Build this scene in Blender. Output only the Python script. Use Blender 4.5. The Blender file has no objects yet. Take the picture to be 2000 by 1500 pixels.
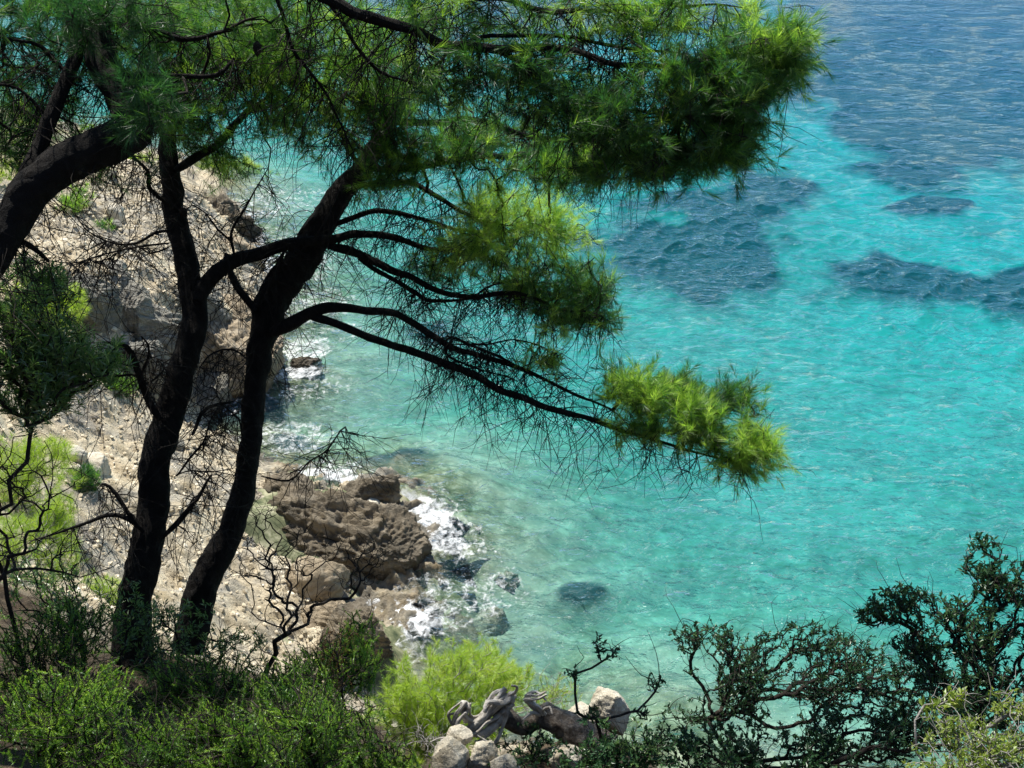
import bpy, bmesh, math, random
import numpy as np
from mathutils import Vector, Euler

R = math.radians
rng = np.random.default_rng(7)
random.seed(7)
scene = bpy.context.scene
col = scene.collection

# ------------------------------------------------------------------ camera
CAM_H, PITCH, LENS = 20.0, 35.0, 35.0
cam_d = bpy.data.cameras.new('camera')
cam_d.lens = LENS; cam_d.sensor_width = 36.0; cam_d.clip_start = 0.05; cam_d.clip_end = 6000
cam = bpy.data.objects.new('camera', cam_d)
cam.location = (0, 0, CAM_H); cam.rotation_euler = (R(90 - PITCH), 0, 0)
col.objects.link(cam); scene.camera = cam

# ------------------------------------------------------------------ sky and sun
SUN_AZ, SUN_EL = 20.0, 53.0          # azimuth left of straight ahead, elevation
to_sun = Vector((-math.sin(R(SUN_AZ)) * math.cos(R(SUN_EL)), math.cos(R(SUN_AZ)) * math.cos(R(SUN_EL)), math.sin(R(SUN_EL))))
world = bpy.data.worlds.new('World'); scene.world = world; world.use_nodes = True
wn = world.node_tree.nodes; wn.clear()
sky = wn.new('ShaderNodeTexSky'); sky.sky_type = 'NISHITA'; sky.sun_disc = False
sky.sun_elevation = R(SUN_EL); sky.sun_rotation = R(-SUN_AZ); sky.altitude = 20; sky.dust_density = 0.0; sky.ozone_density = 2.0
bg = wn.new('ShaderNodeBackground'); bg.inputs['Strength'].default_value = 0.095
wo = wn.new('ShaderNodeOutputWorld')
world.node_tree.links.new(sky.outputs[0], bg.inputs[0]); world.node_tree.links.new(bg.outputs[0], wo.inputs[0])
sun_d = bpy.data.lights.new('sun', 'SUN'); sun_d.energy = 5.0; sun_d.angle = R(0.53); sun_d.color = (1.0, 0.96, 0.88)
sun = bpy.data.objects.new('sun', sun_d); sun.location = (-20, 20, 60)
sun.rotation_euler = to_sun.to_track_quat('Z', 'Y').to_euler(); col.objects.link(sun)
vs = scene.view_settings
vs.view_transform = 'Standard'; vs.look = 'None'; vs.exposure = 0.68; vs.gamma = 1.0; vs.use_curve_mapping = False
cy = scene.cycles
cy.max_bounces = 5; cy.diffuse_bounces = 2; cy.glossy_bounces = 2; cy.transmission_bounces = 4; cy.volume_bounces = 0
cy.transparent_max_bounces = 8; cy.caustics_reflective = False; cy.caustics_refractive = False
cy.use_denoising = True; cy.sample_clamp_indirect = 6.0; cy.sample_clamp_direct = 3.0
try: cy.denoising_prefilter = 'ACCURATE'
except Exception: pass

# ------------------------------------------------------------------ layout helpers (points on the slope and in the trees)
cp, sp = math.cos(R(PITCH)), math.sin(R(PITCH))
K = 36.0 / LENS / 2000.0
def ray(u, v):
    dx, dy = (u - 1000) * K, (750 - v) * K
    return np.array([dx, cp + dy * sp, -sp + dy * cp])
def PT(u, v, t): return np.array([0, 0, CAM_H]) + ray(u, v) * t
def PZ(u, v, z):
    d = ray(u, v); return np.array([0, 0, CAM_H]) + d * ((z - CAM_H) / d[2])

# ------------------------------------------------------------------ noise
def _hash(ix, iy, iz, seed):
    h = (ix.astype(np.int64) * 374761393 + iy.astype(np.int64) * 668265263 + iz.astype(np.int64) * 2147483647 + seed * 974634777) & 0xFFFFFFFF
    h = ((h ^ (h >> 13)) * 1274126177) & 0xFFFFFFFF
    h = ((h ^ (h >> 16)) * 2246822519) & 0xFFFFFFFF
    return ((h ^ (h >> 15)) & 0xFFFFFF) / float(0xFFFFFF) * 2 - 1
def vnoise(p, seed=0):
    p = np.asarray(p, float)
    i = np.floor(p).astype(np.int64); f = p - i; f = f * f * f * (f * (f * 6 - 15) + 10)
    out = 0
    for a in (0, 1):
        wx = f[..., 0] if a else 1 - f[..., 0]
        for b in (0, 1):
            wy = f[..., 1] if b else 1 - f[..., 1]
            for c in (0, 1):
                wz = f[..., 2] if c else 1 - f[..., 2]
                out = out + wx * wy * wz * _hash(i[..., 0] + a, i[..., 1] + b, i[..., 2] + c, seed)
    return out
def fbm(p, octv=4, seed=0, gain=0.5, ridged=False):
    s, amp, tot = 0, 1.0, 0
    q = np.asarray(p, float)
    for o in range(octv):
        n = vnoise(q, seed + o * 17)
        if ridged: n = 1 - 2 * np.abs(n)
        s = s + n * amp; tot += amp; amp *= gain; q = q * 2.03 + 11.7
    return s / tot

# ------------------------------------------------------------------ mesh helpers
def mesh_np(name, V, F, smooth=False, attrs=None):
    V = np.ascontiguousarray(V, np.float32); F = np.ascontiguousarray(F, np.int32)
    me = bpy.data.meshes.new(name)
    n, k = F.shape
    me.vertices.add(len(V)); me.vertices.foreach_set('co', V.ravel())
    me.loops.add(n * k); me.loops.foreach_set('vertex_index', F.ravel())
    me.polygons.add(n); me.polygons.foreach_set('loop_start', np.arange(0, n * k, k, dtype=np.int32))
    me.polygons.foreach_set('use_smooth', np.full(n, smooth, dtype=bool))
    for an, av in (attrs or {}).items():
        a = me.attributes.new(an, 'FLOAT', 'POINT'); a.data.foreach_set('value', np.ascontiguousarray(av, np.float32))
    me.update(calc_edges=True)
    return me
def obj(name, me, mat=None, parent=None, label=None, cat=None, group=None, kind=None, loc=None, rot=None):
    o = bpy.data.objects.new(name, me); col.objects.link(o)
    if mat is not None and me is not None and not me.materials: me.materials.append(mat)
    if parent is not None: o.parent = parent
    if loc is not None: o.location = loc
    if rot is not None: o.rotation_euler = rot
    if label: o['label'] = label
    if cat: o['category'] = cat
    if group: o['group'] = group
    if kind: o['kind'] = kind
    return o
def empty(name, loc, label, cat, group=None):
    o = obj(name, None, label=label, cat=cat, group=group, loc=tuple(loc)); o.empty_display_size = 0.2
    return o
def norm(a): return a / np.maximum(np.linalg.norm(a, axis=-1, keepdims=True), 1e-9)

def tube_arrays(paths, sides=5, bark=0.0, seed=0, groove=0.0):
    """paths: list of (pts (k,3), radii (k)). Returns V, F (quads)."""
    Vs, Fs, off = [], [], 0
    ang = np.arange(sides) / sides * 2 * math.pi
    ca, sa = np.cos(ang), np.sin(ang)
    for pts, rad in paths:
        pts = np.asarray(pts, float); rad = np.asarray(rad, float); k = len(pts)
        if k < 2: continue
        tg = np.empty_like(pts); tg[1:-1] = pts[2:] - pts[:-2]; tg[0] = pts[1] - pts[0]; tg[-1] = pts[-1] - pts[-2]
        tg = norm(tg)
        n0 = np.cross(tg[0], [0.3, 0.9, 0.2]); n0 /= np.linalg.norm(n0) + 1e-9
        N = np.empty_like(pts); N[0] = n0
        for i in range(1, k):
            n0 = n0 - tg[i] * np.dot(n0, tg[i]); n0 /= np.linalg.norm(n0) + 1e-9; N[i] = n0
        B = np.cross(tg, N)
        dirs = N[:, None, :] * ca[None, :, None] + B[:, None, :] * sa[None, :, None]
        P = pts[:, None, :] + dirs * rad[:, None, None]
        if bark > 0:
            q = P * np.array([14, 14, 5]); d = fbm(q, 3, seed, ridged=True)
            P = P + dirs * (d * bark * rad[:, None])[:, :, None]
        if groove > 0:   # twisted grain
            arc = np.concatenate([[0], np.cumsum(np.linalg.norm(np.diff(pts, axis=0), axis=1))])[:, None]
            g = np.sin(4 * ang[None, :] + arc * 26 + seed) + 0.6 * np.sin(7 * ang[None, :] + arc * 17); P = P + dirs * (g * groove * rad[:, None])[:, :, None]
        V = P.reshape(-1, 3)
        V = np.vstack([V, pts[-1] + tg[-1] * rad[-1]])
        i = np.arange(k - 1)[:, None] * sides; j = np.arange(sides)[None, :]; jn = (j + 1) % sides
        F = np.stack([i + j, i + jn, i + sides + jn, i + sides + j], -1).reshape(-1, 4)
        tip = k * sides; j = np.arange(sides); b = (k - 1) * sides
        cap = np.stack([b + j, b + (j + 1) % sides, np.full(sides, tip), np.full(sides, tip)], -1)
        Vs.append(V); Fs.append(F + off); Fs.append(cap + off); off += len(V)
    return np.vstack(Vs), np.vstack(Fs)
def tube_mesh(name, paths, sides=5, bark=0.0, seed=0, smooth=True, groove=0.0):
    V, F = tube_arrays(paths, sides, bark, seed, groove)
    # caps are degenerate quads; split them into triangles
    deg = F[:, 2] == F[:, 3]
    T = np.vstack([F[~deg][:, [0, 1, 2]], F[~deg][:, [0, 2, 3]], F[deg][:, :3]])
    return mesh_np(name, V, T, smooth)
def smooth_path(pts, rad, step=0.06, jit=0.0, seed=0):
    """Catmull-Rom through control points."""
    pts = np.asarray(pts, float); rad = np.asarray(rad, float)
    P = np.vstack([2 * pts[0] - pts[1], pts, 2 * pts[-1] - pts[-2]])
    out, ro = [], []
    for i in range(1, len(P) - 2):
        L = np.linalg.norm(P[i + 1] - P[i]); n = max(2, int(L / step))
        t = np.linspace(0, 1, n, endpoint=False)[:, None]
        out.append(0.5 * (2 * P[i] + (P[i + 1] - P[i - 1]) * t + (2 * P[i - 1] - 5 * P[i] + 4 * P[i + 1] - P[i + 2]) * t ** 2 + (3 * P[i] - P[i - 1] - 3 * P[i + 1] + P[i + 2]) * t ** 3))
        ro.append(rad[i - 1] + (rad[i] - rad[i - 1]) * t[:, 0])
    out.append(pts[-1:]); ro.append(rad[-1:])
    out = np.vstack(out); ro = np.concatenate(ro)
    if jit:
        w = np.stack([fbm(out * 3 + s * 31, 2, seed + s) for s in range(3)], -1)
        out = out + w * jit * np.clip(np.linspace(0, 1, len(out)) * 4, 0, 1)[:, None]
    return out, ro

# ------------------------------------------------------------------ materials
def new_mat(name):
    m = bpy.data.materials.new(name); m.use_nodes = True
    nt = m.node_tree; nt.nodes.clear()
    return m, nt, nt.nodes, nt.links
def ramp(nodes, stops):
    r = nodes.new('ShaderNodeValToRGB'); e = r.color_ramp.elements
    while len(e) > 1: e.remove(e[-1])
    e[0].position = stops[0][0]; e[0].color = (*stops[0][1], 1)
    for p, c in stops[1:]:
        x = e.new(p); x.color = (*c, 1)
    return r
def noise_tex(nodes, links, vec, scale, detail=4, rough=0.55, dist=0.0):
    n = nodes.new('ShaderNodeTexNoise'); n.inputs['Scale'].default_value = scale
    n.inputs['Detail'].default_value = detail; n.inputs['Roughness'].default_value = rough; n.inputs['Distortion'].default_value = dist
    links.new(vec, n.inputs['Vector']); return n
def leaf_mat(name, stops, trans=0.4, gloss=0.06, rough=0.45):
    m, nt, N, L = new_mat(name)
    at = N.new('ShaderNodeAttribute'); at.attribute_name = 'tint'
    r = ramp(N, stops); L.new(at.outputs['Fac'], r.inputs[0])
    d = N.new('ShaderNodeBsdfDiffuse'); t = N.new('ShaderNodeBsdfTranslucent')
    L.new(r.outputs[0], d.inputs[0])
    hs = N.new('ShaderNodeHueSaturation'); hs.inputs['Value'].default_value = 1.45; hs.inputs['Saturation'].default_value = 1.1
    hs.inputs['Hue'].default_value = 0.497
    L.new(r.outputs[0], hs.inputs['Color']); L.new(hs.outputs[0], t.inputs[0])
    mx = N.new('ShaderNodeMixShader'); mx.inputs[0].default_value = trans
    L.new(d.outputs[0], mx.inputs[1]); L.new(t.outputs[0], mx.inputs[2])
    g = N.new('ShaderNodeBsdfGlossy'); g.inputs['Roughness'].default_value = rough; g.inputs[0].default_value = (0.9, 0.95, 0.9, 1)
    m2 = N.new('ShaderNodeMixShader'); m2.inputs[0].default_value = gloss
    L.new(mx.outputs[0], m2.inputs[1]); L.new(g.outputs[0], m2.inputs[2])
    o = N.new('ShaderNodeOutputMaterial'); L.new(m2.outputs[0], o.inputs[0])
    return m
def rough_mat(name, stops, scale=1.0, detail=6, bump=0.03, bscale=6.0, stops2=None, wet=False, stretch=None, rot=None, rough=0.9, crack=0.0):
    """Mottled mineral / bark surface. Object positions are in world metres."""
    m, nt, N, L = new_mat(name)
    geo = N.new('ShaderNodeNewGeometry'); vec = geo.outputs['Position']
    if stretch:
        mp = N.new('ShaderNodeMapping'); mp.inputs['Scale'].default_value = stretch
        if rot: mp.inputs['Rotation'].default_value = rot
        L.new(vec, mp.inputs['Vector']); vec2 = mp.outputs[0]
    else: vec2 = vec
    n1 = noise_tex(N, L, vec2, scale, detail, 0.62, 0.6)
    r = ramp(N, stops); L.new(n1.outputs['Fac'], r.inputs[0]); c = r.outputs[0]
    n3 = noise_tex(N, L, vec, scale * 7.3, 5, 0.7)
    mxc = N.new('ShaderNodeMix'); mxc.data_type = 'RGBA'; mxc.blend_type = 'MULTIPLY'; mxc.inputs[0].default_value = 0.8
    r3 = ramp(N, [(0.3, (0.66, 0.66, 0.66)), (0.55, (1, 1, 1)), (0.75, (1.0, 1.0, 1.0))]); L.new(n3.outputs['Fac'], r3.inputs[0])
    L.new(c, mxc.inputs[6]); L.new(r3.outputs[0], mxc.inputs[7]); c = mxc.outputs[2]
    if stops2:
        n4 = noise_tex(N, L, vec, scale * 0.35, 3, 0.6, 1.0)
        r4 = ramp(N, [(0.45, (0, 0, 0)), (0.6, (1, 1, 1))]); L.new(n4.outputs['Fac'], r4.inputs[0])
        m4 = N.new('ShaderNodeMix'); m4.data_type = 'RGBA'; L.new(r4.outputs[0], m4.inputs[0]); L.new(c, m4.inputs[6])
        r5 = ramp(N, stops2); L.new(n1.outputs['Fac'], r5.inputs[0]); L.new(r5.outputs[0], m4.inputs[7]); c = m4.outputs[2]
    p = N.new('ShaderNodeBsdfPrincipled'); p.inputs['Roughness'].default_value = rough
    p.inputs['Specular IOR Level'].default_value = 0.25
    if wet:
        sx = N.new('ShaderNodeSeparateXYZ'); L.new(geo.outputs['Position'], sx.inputs[0])
        nw = noise_tex(N, L, vec, 2.2, 3)
        ad = N.new('ShaderNodeMath'); ad.operation = 'MULTIPLY_ADD'; ad.inputs[1].default_value = -0.55; L.new(nw.outputs['Fac'], ad.inputs[0]); L.new(sx.outputs['Z'], ad.inputs[2])
        mr = N.new('ShaderNodeMapRange'); mr.inputs['From Min'].default_value = -0.35; mr.inputs['From Max'].default_value = 0.15
        mr.inputs['To Min'].default_value = 1; mr.inputs['To Max'].default_value = 0; L.new(ad.outputs[0], mr.inputs['Value'])
        mw = N.new('ShaderNodeMix'); mw.data_type = 'RGBA'; mw.blend_type = 'MULTIPLY'; L.new(mr.outputs[0], mw.inputs[0]); L.new(c, mw.inputs[6]); mw.inputs[7].default_value = (0.42, 0.40, 0.37, 1); c = mw.outputs[2]
        rr = N.new('ShaderNodeMapRange'); rr.inputs['To Min'].default_value = rough; rr.inputs['To Max'].default_value = 0.35; L.new(mr.outputs[0], rr.inputs['Value']); L.new(rr.outputs[0], p.inputs['Roughness'])
    L.new(c, p.inputs['Base Color'])
    nb = noise_tex(N, L, vec2, bscale, 8, 0.65, 0.3)
    b1 = N.new('ShaderNodeBump'); b1.inputs['Strength'].default_value = 1.0; b1.inputs['Distance'].default_value = bump * 2.6; L.new(nb.outputs['Fac'], b1.inputs['Height'])
    nf = noise_tex(N, L, vec, bscale * 5.0, 6, 0.7)
    bf = N.new('ShaderNodeBump'); bf.inputs['Distance'].default_value = bump * 0.8; L.new(nf.outputs['Fac'], bf.inputs['Height']); L.new(b1.outputs[0], bf.inputs['Normal'])
    last = bf
    if crack:
        vo = N.new('ShaderNodeTexVoronoi'); vo.feature = 'DISTANCE_TO_EDGE'; vo.inputs['Scale'].default_value = crack
        wv = noise_tex(N, L, vec2, 2.0, 4); mv = N.new('ShaderNodeMix'); mv.data_type = 'VECTOR'; mv.inputs[0].default_value = 0.25
        L.new(vec2, mv.inputs[4]); L.new(wv.outputs['Color'], mv.inputs[5]); L.new(mv.outputs[1], vo.inputs['Vector'])
        mr2 = N.new('ShaderNodeMapRange'); mr2.inputs['From Max'].default_value = 0.07; L.new(vo.outputs['Distance'], mr2.inputs['Value'])
        b2 = N.new('ShaderNodeBump'); b2.inputs['Distance'].default_value = bump * 1.2; L.new(mr2.outputs[0], b2.inputs['Height']); L.new(b1.outputs[0], b2.inputs['Normal']); last = b2
    L.new(last.outputs[0], p.inputs['Normal'])
    o = N.new('ShaderNodeOutputMaterial'); L.new(p.outputs[0], o.inputs[0])
    return m

M = {}
M['scree'] = rough_mat('scree_earth', [(0.3, (0.36, 0.29, 0.17)), (0.48, (0.60, 0.50, 0.34)), (0.62, (0.70, 0.62, 0.45)), (0.75, (0.50, 0.47, 0.39))], 1.3, 8, 0.055, 4.0, stops2=[(0.35, (0.24, 0.22, 0.18)), (0.6, (0.46, 0.42, 0.34))], wet=True)
M['pale_rock'] = rough_mat('pale_limestone', [(0.3, (0.50, 0.41, 0.27)), (0.5, (0.70, 0.63, 0.49)), (0.7, (0.78, 0.73, 0.62))], 3.0, 6, 0.03, 9.0)
M['grey_rock'] = rough_mat('grey_schist', [(0.3, (0.22, 0.22, 0.19)), (0.5, (0.38, 0.36, 0.30)), (0.7, (0.54, 0.49, 0.38))], 1.6, 7, 0.07, 5.0, stops2=[(0.3, (0.19, 0.19, 0.17)), (0.7, (0.36, 0.34, 0.29))], stretch=(1, 1, 3.0), rot=(0.5, 0.35, 0.0), wet=True)
M['tan_rock'] = rough_mat('tan_rock', [(0.3, (0.30, 0.24, 0.16)), (0.5, (0.46, 0.37, 0.25)), (0.7, (0.55, 0.47, 0.35))], 1.5, 7, 0.06, 4.5, stretch=(1, 1, 2.5), rot=(0.4, 0.5, 0), wet=True)
M['brown_rock'] = rough_mat('brown_shore_rock', [(0.3, (0.085, 0.075, 0.055)), (0.5, (0.19, 0.16, 0.115)), (0.7, (0.31, 0.265, 0.195))], 1.2, 8, 0.08, 4.0, stops2=[(0.3, (0.20, 0.155, 0.095)), (0.7, (0.40, 0.34, 0.25))], stretch=(1, 1, 2.6), rot=(0.5, 0.6, 0.3), wet=True)
M['sunk_rock'] = rough_mat('sunken_rock', [(0.3, (0.12, 0.11, 0.07)), (0.5, (0.34, 0.31, 0.22)), (0.65, (0.62, 0.56, 0.42))], 2.2, 7, 0.06, 4.0)
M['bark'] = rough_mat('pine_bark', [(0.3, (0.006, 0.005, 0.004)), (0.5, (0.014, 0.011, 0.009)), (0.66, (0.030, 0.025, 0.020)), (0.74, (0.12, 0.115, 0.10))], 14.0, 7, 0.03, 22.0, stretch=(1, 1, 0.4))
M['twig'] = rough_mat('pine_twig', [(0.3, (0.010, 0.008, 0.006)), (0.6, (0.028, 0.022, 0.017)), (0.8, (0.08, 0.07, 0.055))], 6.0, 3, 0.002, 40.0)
M['greytwig'] = rough_mat('bleached_twig', [(0.3, (0.16, 0.145, 0.13)), (0.6, (0.34, 0.32, 0.29)), (0.8, (0.46, 0.44, 0.41))], 6.0, 3, 0.004, 30.0)
M['deadwood'] = rough_mat('silver_deadwood', [(0.3, (0.22, 0.19, 0.16)), (0.5, (0.46, 0.43, 0.38)), (0.7, (0.62, 0.59, 0.54))], 10.0, 6, 0.006, 26.0, stretch=(1, 1, 1))
M['deadbark'] = rough_mat('scaly_dead_bark', [(0.3, (0.06, 0.045, 0.035)), (0.5, (0.18, 0.15, 0.12)), (0.7, (0.36, 0.33, 0.29))], 16.0, 6, 0.03, 18.0)
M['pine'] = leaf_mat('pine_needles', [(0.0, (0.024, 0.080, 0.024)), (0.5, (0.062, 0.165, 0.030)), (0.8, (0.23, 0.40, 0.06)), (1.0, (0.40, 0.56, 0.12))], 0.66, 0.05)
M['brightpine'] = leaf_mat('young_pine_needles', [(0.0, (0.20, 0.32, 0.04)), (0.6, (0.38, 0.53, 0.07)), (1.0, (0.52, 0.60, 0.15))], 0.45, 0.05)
M['heath'] = leaf_mat('heath_leaves', [(0.0, (0.035, 0.085, 0.018)), (0.5, (0.13, 0.27, 0.04)), (1.0, (0.36, 0.52, 0.10))], 0.5, 0.05)
M['lentisk'] = leaf_mat('lentisk_leaves', [(0.0, (0.018, 0.055, 0.024)), (0.6, (0.042, 0.105, 0.036)), (1.0, (0.10, 0.17, 0.05))], 0.25, 0.04, 0.4)
M['olive'] = leaf_mat('narrow_leaves', [(0.0, (0.05, 0.12, 0.03)), (0.6, (0.15, 0.28, 0.07)), (1.0, (0.34, 0.44, 0.14))], 0.5, 0.12, 0.35)
M['yellowleaf'] = leaf_mat('sunny_leaves', [(0.0, (0.12, 0.19, 0.03)), (0.6, (0.23, 0.32, 0.05)), (1.0, (0.36, 0.42, 0.10))], 0.4, 0.06)
M['rubble'] = leaf_mat('rubble', [(0.0, (0.26, 0.23, 0.17)), (0.4, (0.48, 0.41, 0.29)), (0.8, (0.62, 0.54, 0.40)), (1.0, (0.72, 0.66, 0.54))], 0.0, 0.0)
M['rustleaf'] = leaf_mat('dry_leaves', [(0.0, (0.10, 0.055, 0.025)), (1.0, (0.26, 0.15, 0.06))], 0.3, 0.03)

# ------------------------------------------------------------------ shoreline and terrain field
shore_px = [(2300, 1720), (1800, 1650), (1450, 1600), (1200, 1500), (960, 1460), (800, 1420), (740, 1370), (780, 1290), (790, 1225), (700, 1175), (720, 1150), (770, 1125), (825, 1065), (800, 1000), (775, 950), (700, 940), (620, 948),
            (530, 925), (480, 880), (435, 848), (405, 825), (395, 800), (412, 785), (450, 765), (505, 745), (530, 700), (535, 640), (545, 560), (500, 500), (470, 455), (450, 400), (440, 352), (330, 305), (190, 262), (0, 225), (-300, 185)]
shore = np.array([PZ(u, v, 0.0)[:2] for u, v in shore_px])
shore = np.vstack([[(120, -20), (60, 5), (25, 10.5)], shore, [(-90, 75), (-200, 120), (-600, 260)]])
def shore_dist(P):
    """signed distance to the shoreline: + towards the sea, - on land (P: (n,2))."""
    A, B = shore[:-1], shore[1:]
    best = np.full(len(P), 1e9); sign = np.ones(len(P))
    for a, b in zip(A, B):
        ab = b - a; t = np.clip(((P - a) @ ab) / (ab @ ab), 0, 1)
        q = a + t[:, None] * ab; d = np.hypot(*(P - q).T)
        m = d < best; best[m] = d[m]
    poly = np.vstack([shore, [(-3000, 1200), (-3000, -3000), (3000, -3000), (3000, -600)]])
    inside = np.zeros(len(P), bool); x, y = P[:, 0], P[:, 1]
    j = len(poly) - 1
    for i in range(len(poly)):
        xi, yi = poly[i]; xj, yj = poly[j]
        c = ((yi > y) != (yj > y)) & (x < (xj - xi) * (y - yi) / (yj - yi + 1e-12) + xi)
        inside ^= c; j = i
    return np.where(inside, -best, best)

ctrl = [tuple(PZ(u, v, z)) for u, v, z in [
    (450, 1200, 2.2), (480, 1050, 1.5), (420, 1000, 2.2), (330, 900, 2.4), (250, 900, 3.2), (400, 870, 1.4), (350, 830, 1.2), (430, 930, 1.2), (520, 1000, 0.8),
    (200, 830, 3.6), (100, 850, 4.8), (60, 1000, 6.4), (200, 1050, 4.6), (330, 1100, 3.2), (100, 1150, 7.2), (530, 1280, 1.6), (450, 1300, 2.6), (600, 1200, 1.0), (0, 850, 6.2), (-150, 1000, 8.6),
    (280, 795, 2.6), (120, 790, 4.5), (0, 760, 6.2), (-200, 700, 8.5)]]
ctrl += [tuple(PT(u, v, t)) for u, v, t in [
    (150, 560, 30.0), (240, 550, 31.0), (320, 600, 33.0), (380, 650, 33.5), (440, 600, 34.5), (200, 470, 34.0), (300, 480, 35.0), (400, 500, 37.0), (200, 400, 37.5), (300, 400, 39.0), (380, 380, 41.5),
    (200, 340, 41.0), (100, 380, 37.0), (100, 300, 43.0), (0, 300, 42.0), (0, 400, 35.0), (0, 550, 28.0), (300, 330, 44.0), (-200, 300, 40), (-200, 500, 30), (60, 260, 48),
    (250, 1300, 7.2), (370, 1270, 7.7)]]
ctrl += [(0, 0, 18.3), (0, -2, 18.7), (0, 0.9, 17.5), (0, 2.4, 15.4), (0, 4.0, 13.0), (-0.4, 5.0, 12.6), (-0.4, 6.2, 10.3), (-0.4, 7.5, 8.8), (-0.3, 9.0, 6.8), (-0.5, 11.5, 3.0), (0.6, 5.3, 12.2), (0.3, 5.65, 11.95), (0.85, 6.05, 11.6),
         (-1.6, 5.2, 12.1), (-1.5, 7.2, 9.0), (-3, 2, 16.0), (-5, 3, 15.8), (-8, 2, 17.5), (-5.5, 6, 12.8), (-3.6, 8.5, 9.2), (-2.5, 10.5, 5.5), (-4.2, 11.5, 5.4), (-12, 5, 14), (-15, 12, 10), (-18, 20, 8), (-22, 30, 7.5), (-28, 42, 7), (-12, -4, 20),
         (1.2, 2.2, 15.3), (1.2, 6.3, 11.0), (1.9, 4.2, 12.3), (1.9, 7.0, 8.2), (3.4, 2.2, 14.9), (3.6, 4.6, 11.4), (3.2, 8.5, 5.0), (6, 3, 14), (7, 7, 8), (5.5, 0, 17.5), (12, 0, 17), (12, 6, 7), (20, 2, 9), (40, -10, 18), (0, -15, 26), (-30, -15, 30), (30, -30, 30),
         (-40, 20, 22), (-50, 50, 18), (-80, 0, 45), (-120, 60, 30), (-200, -100, 70), (100, -100, 50), (0, -120, 60)]
ctrl = np.array(ctrl)
sh_pts = []
for a, b in zip(shore[:-1], shore[1:]):
    L = np.linalg.norm(b - a)
    for s in np.linspace(0, 1, max(1, min(6, int(L / 1.3))), endpoint=False):
        p = a + (b - a) * s; sh_pts.append((p[0], p[1], 0.0))
sh_pts = np.array(sh_pts)
off = [];
for x in np.arange(-30, 31, 4.0):
    for y in np.arange(8, 70, 4.0): off.append((x, y))
off = np.array(off); od = shore_dist(off); off = off[(od > 2.0) & (od < 9)]; od = od[(od > 2.0) & (od < 9)]
ctrl = np.vstack([ctrl, sh_pts, np.column_stack([off, -0.55 * shore_dist(off)])])
_u = np.unique(np.round(ctrl[:, :2], 2), axis=0, return_index=True)[1]; ctrl = ctrl[_u]
_D = np.linalg.norm(ctrl[:, None, :2] - ctrl[None, :, :2], axis=-1)
_n = len(ctrl)
_A = np.zeros((_n + 3, _n + 3)); _A[:_n, :_n] = _D - np.eye(_n) * 0.02
_A[:_n, _n] = 1; _A[:_n, _n + 1:] = ctrl[:, :2]; _A[_n:, :_n] = _A[:_n, _n:].T
_w = np.linalg.solve(_A, np.concatenate([ctrl[:, 2], np.zeros(3)]))
def base_h(P):
    P = np.asarray(P, float); out = np.empty(len(P))
    for i in range(0, len(P), 20000):
        q = P[i:i + 20000]
        d = np.linalg.norm(q[:, None, :] - ctrl[None, :, :2], axis=-1)
        out[i:i + 20000] = d @ _w[:_n] + _w[_n] + q @ _w[_n + 1:]
    return out
def land_h(P):
    P = np.asarray(P, float)
    z = base_h(P)
    q = np.column_stack([P, z * 0.7])
    far = np.clip((P[:, 1] - 6) / 5, 0.25, 1)
    qs = q @ np.array([[1, 0, 1.4], [0, 1, 0.6], [0.9, 0.5, 3.0]])
    n = fbm(q * 0.45, 4, 3) * 0.40 + fbm(qs * 1.1, 5, 5, gain=0.58, ridged=True) * 0.24 + fbm(q * 6.0, 4, 9, gain=0.6) * 0.10 + fbm(q * 11.0, 3, 12, ridged=True) * 0.045
    low = np.clip(1.6 - np.abs(z - 0.4), 0, 1); n = n + low * (fbm(qs * 0.9, 4, 25, gain=0.6, ridged=True) * 0.35 - 0.22)
    # bedding ledges that step down the slope
    s = (z + 0.35 * P[:, 0] + 0.2 * fbm(q * 0.8, 2, 21)) * 1.6
    led = (s - np.floor(s)); led = np.minimum(led / 0.75, (1 - led) / 0.25) * 0.13
    return z + (n + led) * far
def ground_z(x, y): return float(land_h(np.array([[x, y]]))[0])

def hit_t(u, v, near=9.0):
    ts = np.arange(near, 62, 0.1); Q = np.array([0, 0, CAM_H]) + ray(u, v)[None] * ts[:, None]
    k = np.nonzero(Q[:, 2] < base_h(Q[:, :2]) + 0.05)[0]
    return float(ts[k[0]]) if len(k) else float(ts[-1])
def axis(lo, hi, step, far_lo, far_hi, g=1.18):
    mid = list(np.arange(lo, hi + 1e-6, step)); a, s = lo, step; left = []
    while a > far_lo: s *= g; a -= s; left.append(a)
    b, s = mid[-1], step; right = []
    while b < far_hi: s *= g; b += s; right.append(b)
    return np.array(left[::-1] + mid + right)
def grid_faces(nx, ny):
    i = np.arange(nx - 1)[None, :] + np.arange(ny - 1)[:, None] * nx
    return np.stack([i, i + 1, i + 1 + nx, i + nx], -1).reshape(-1, 4)

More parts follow.
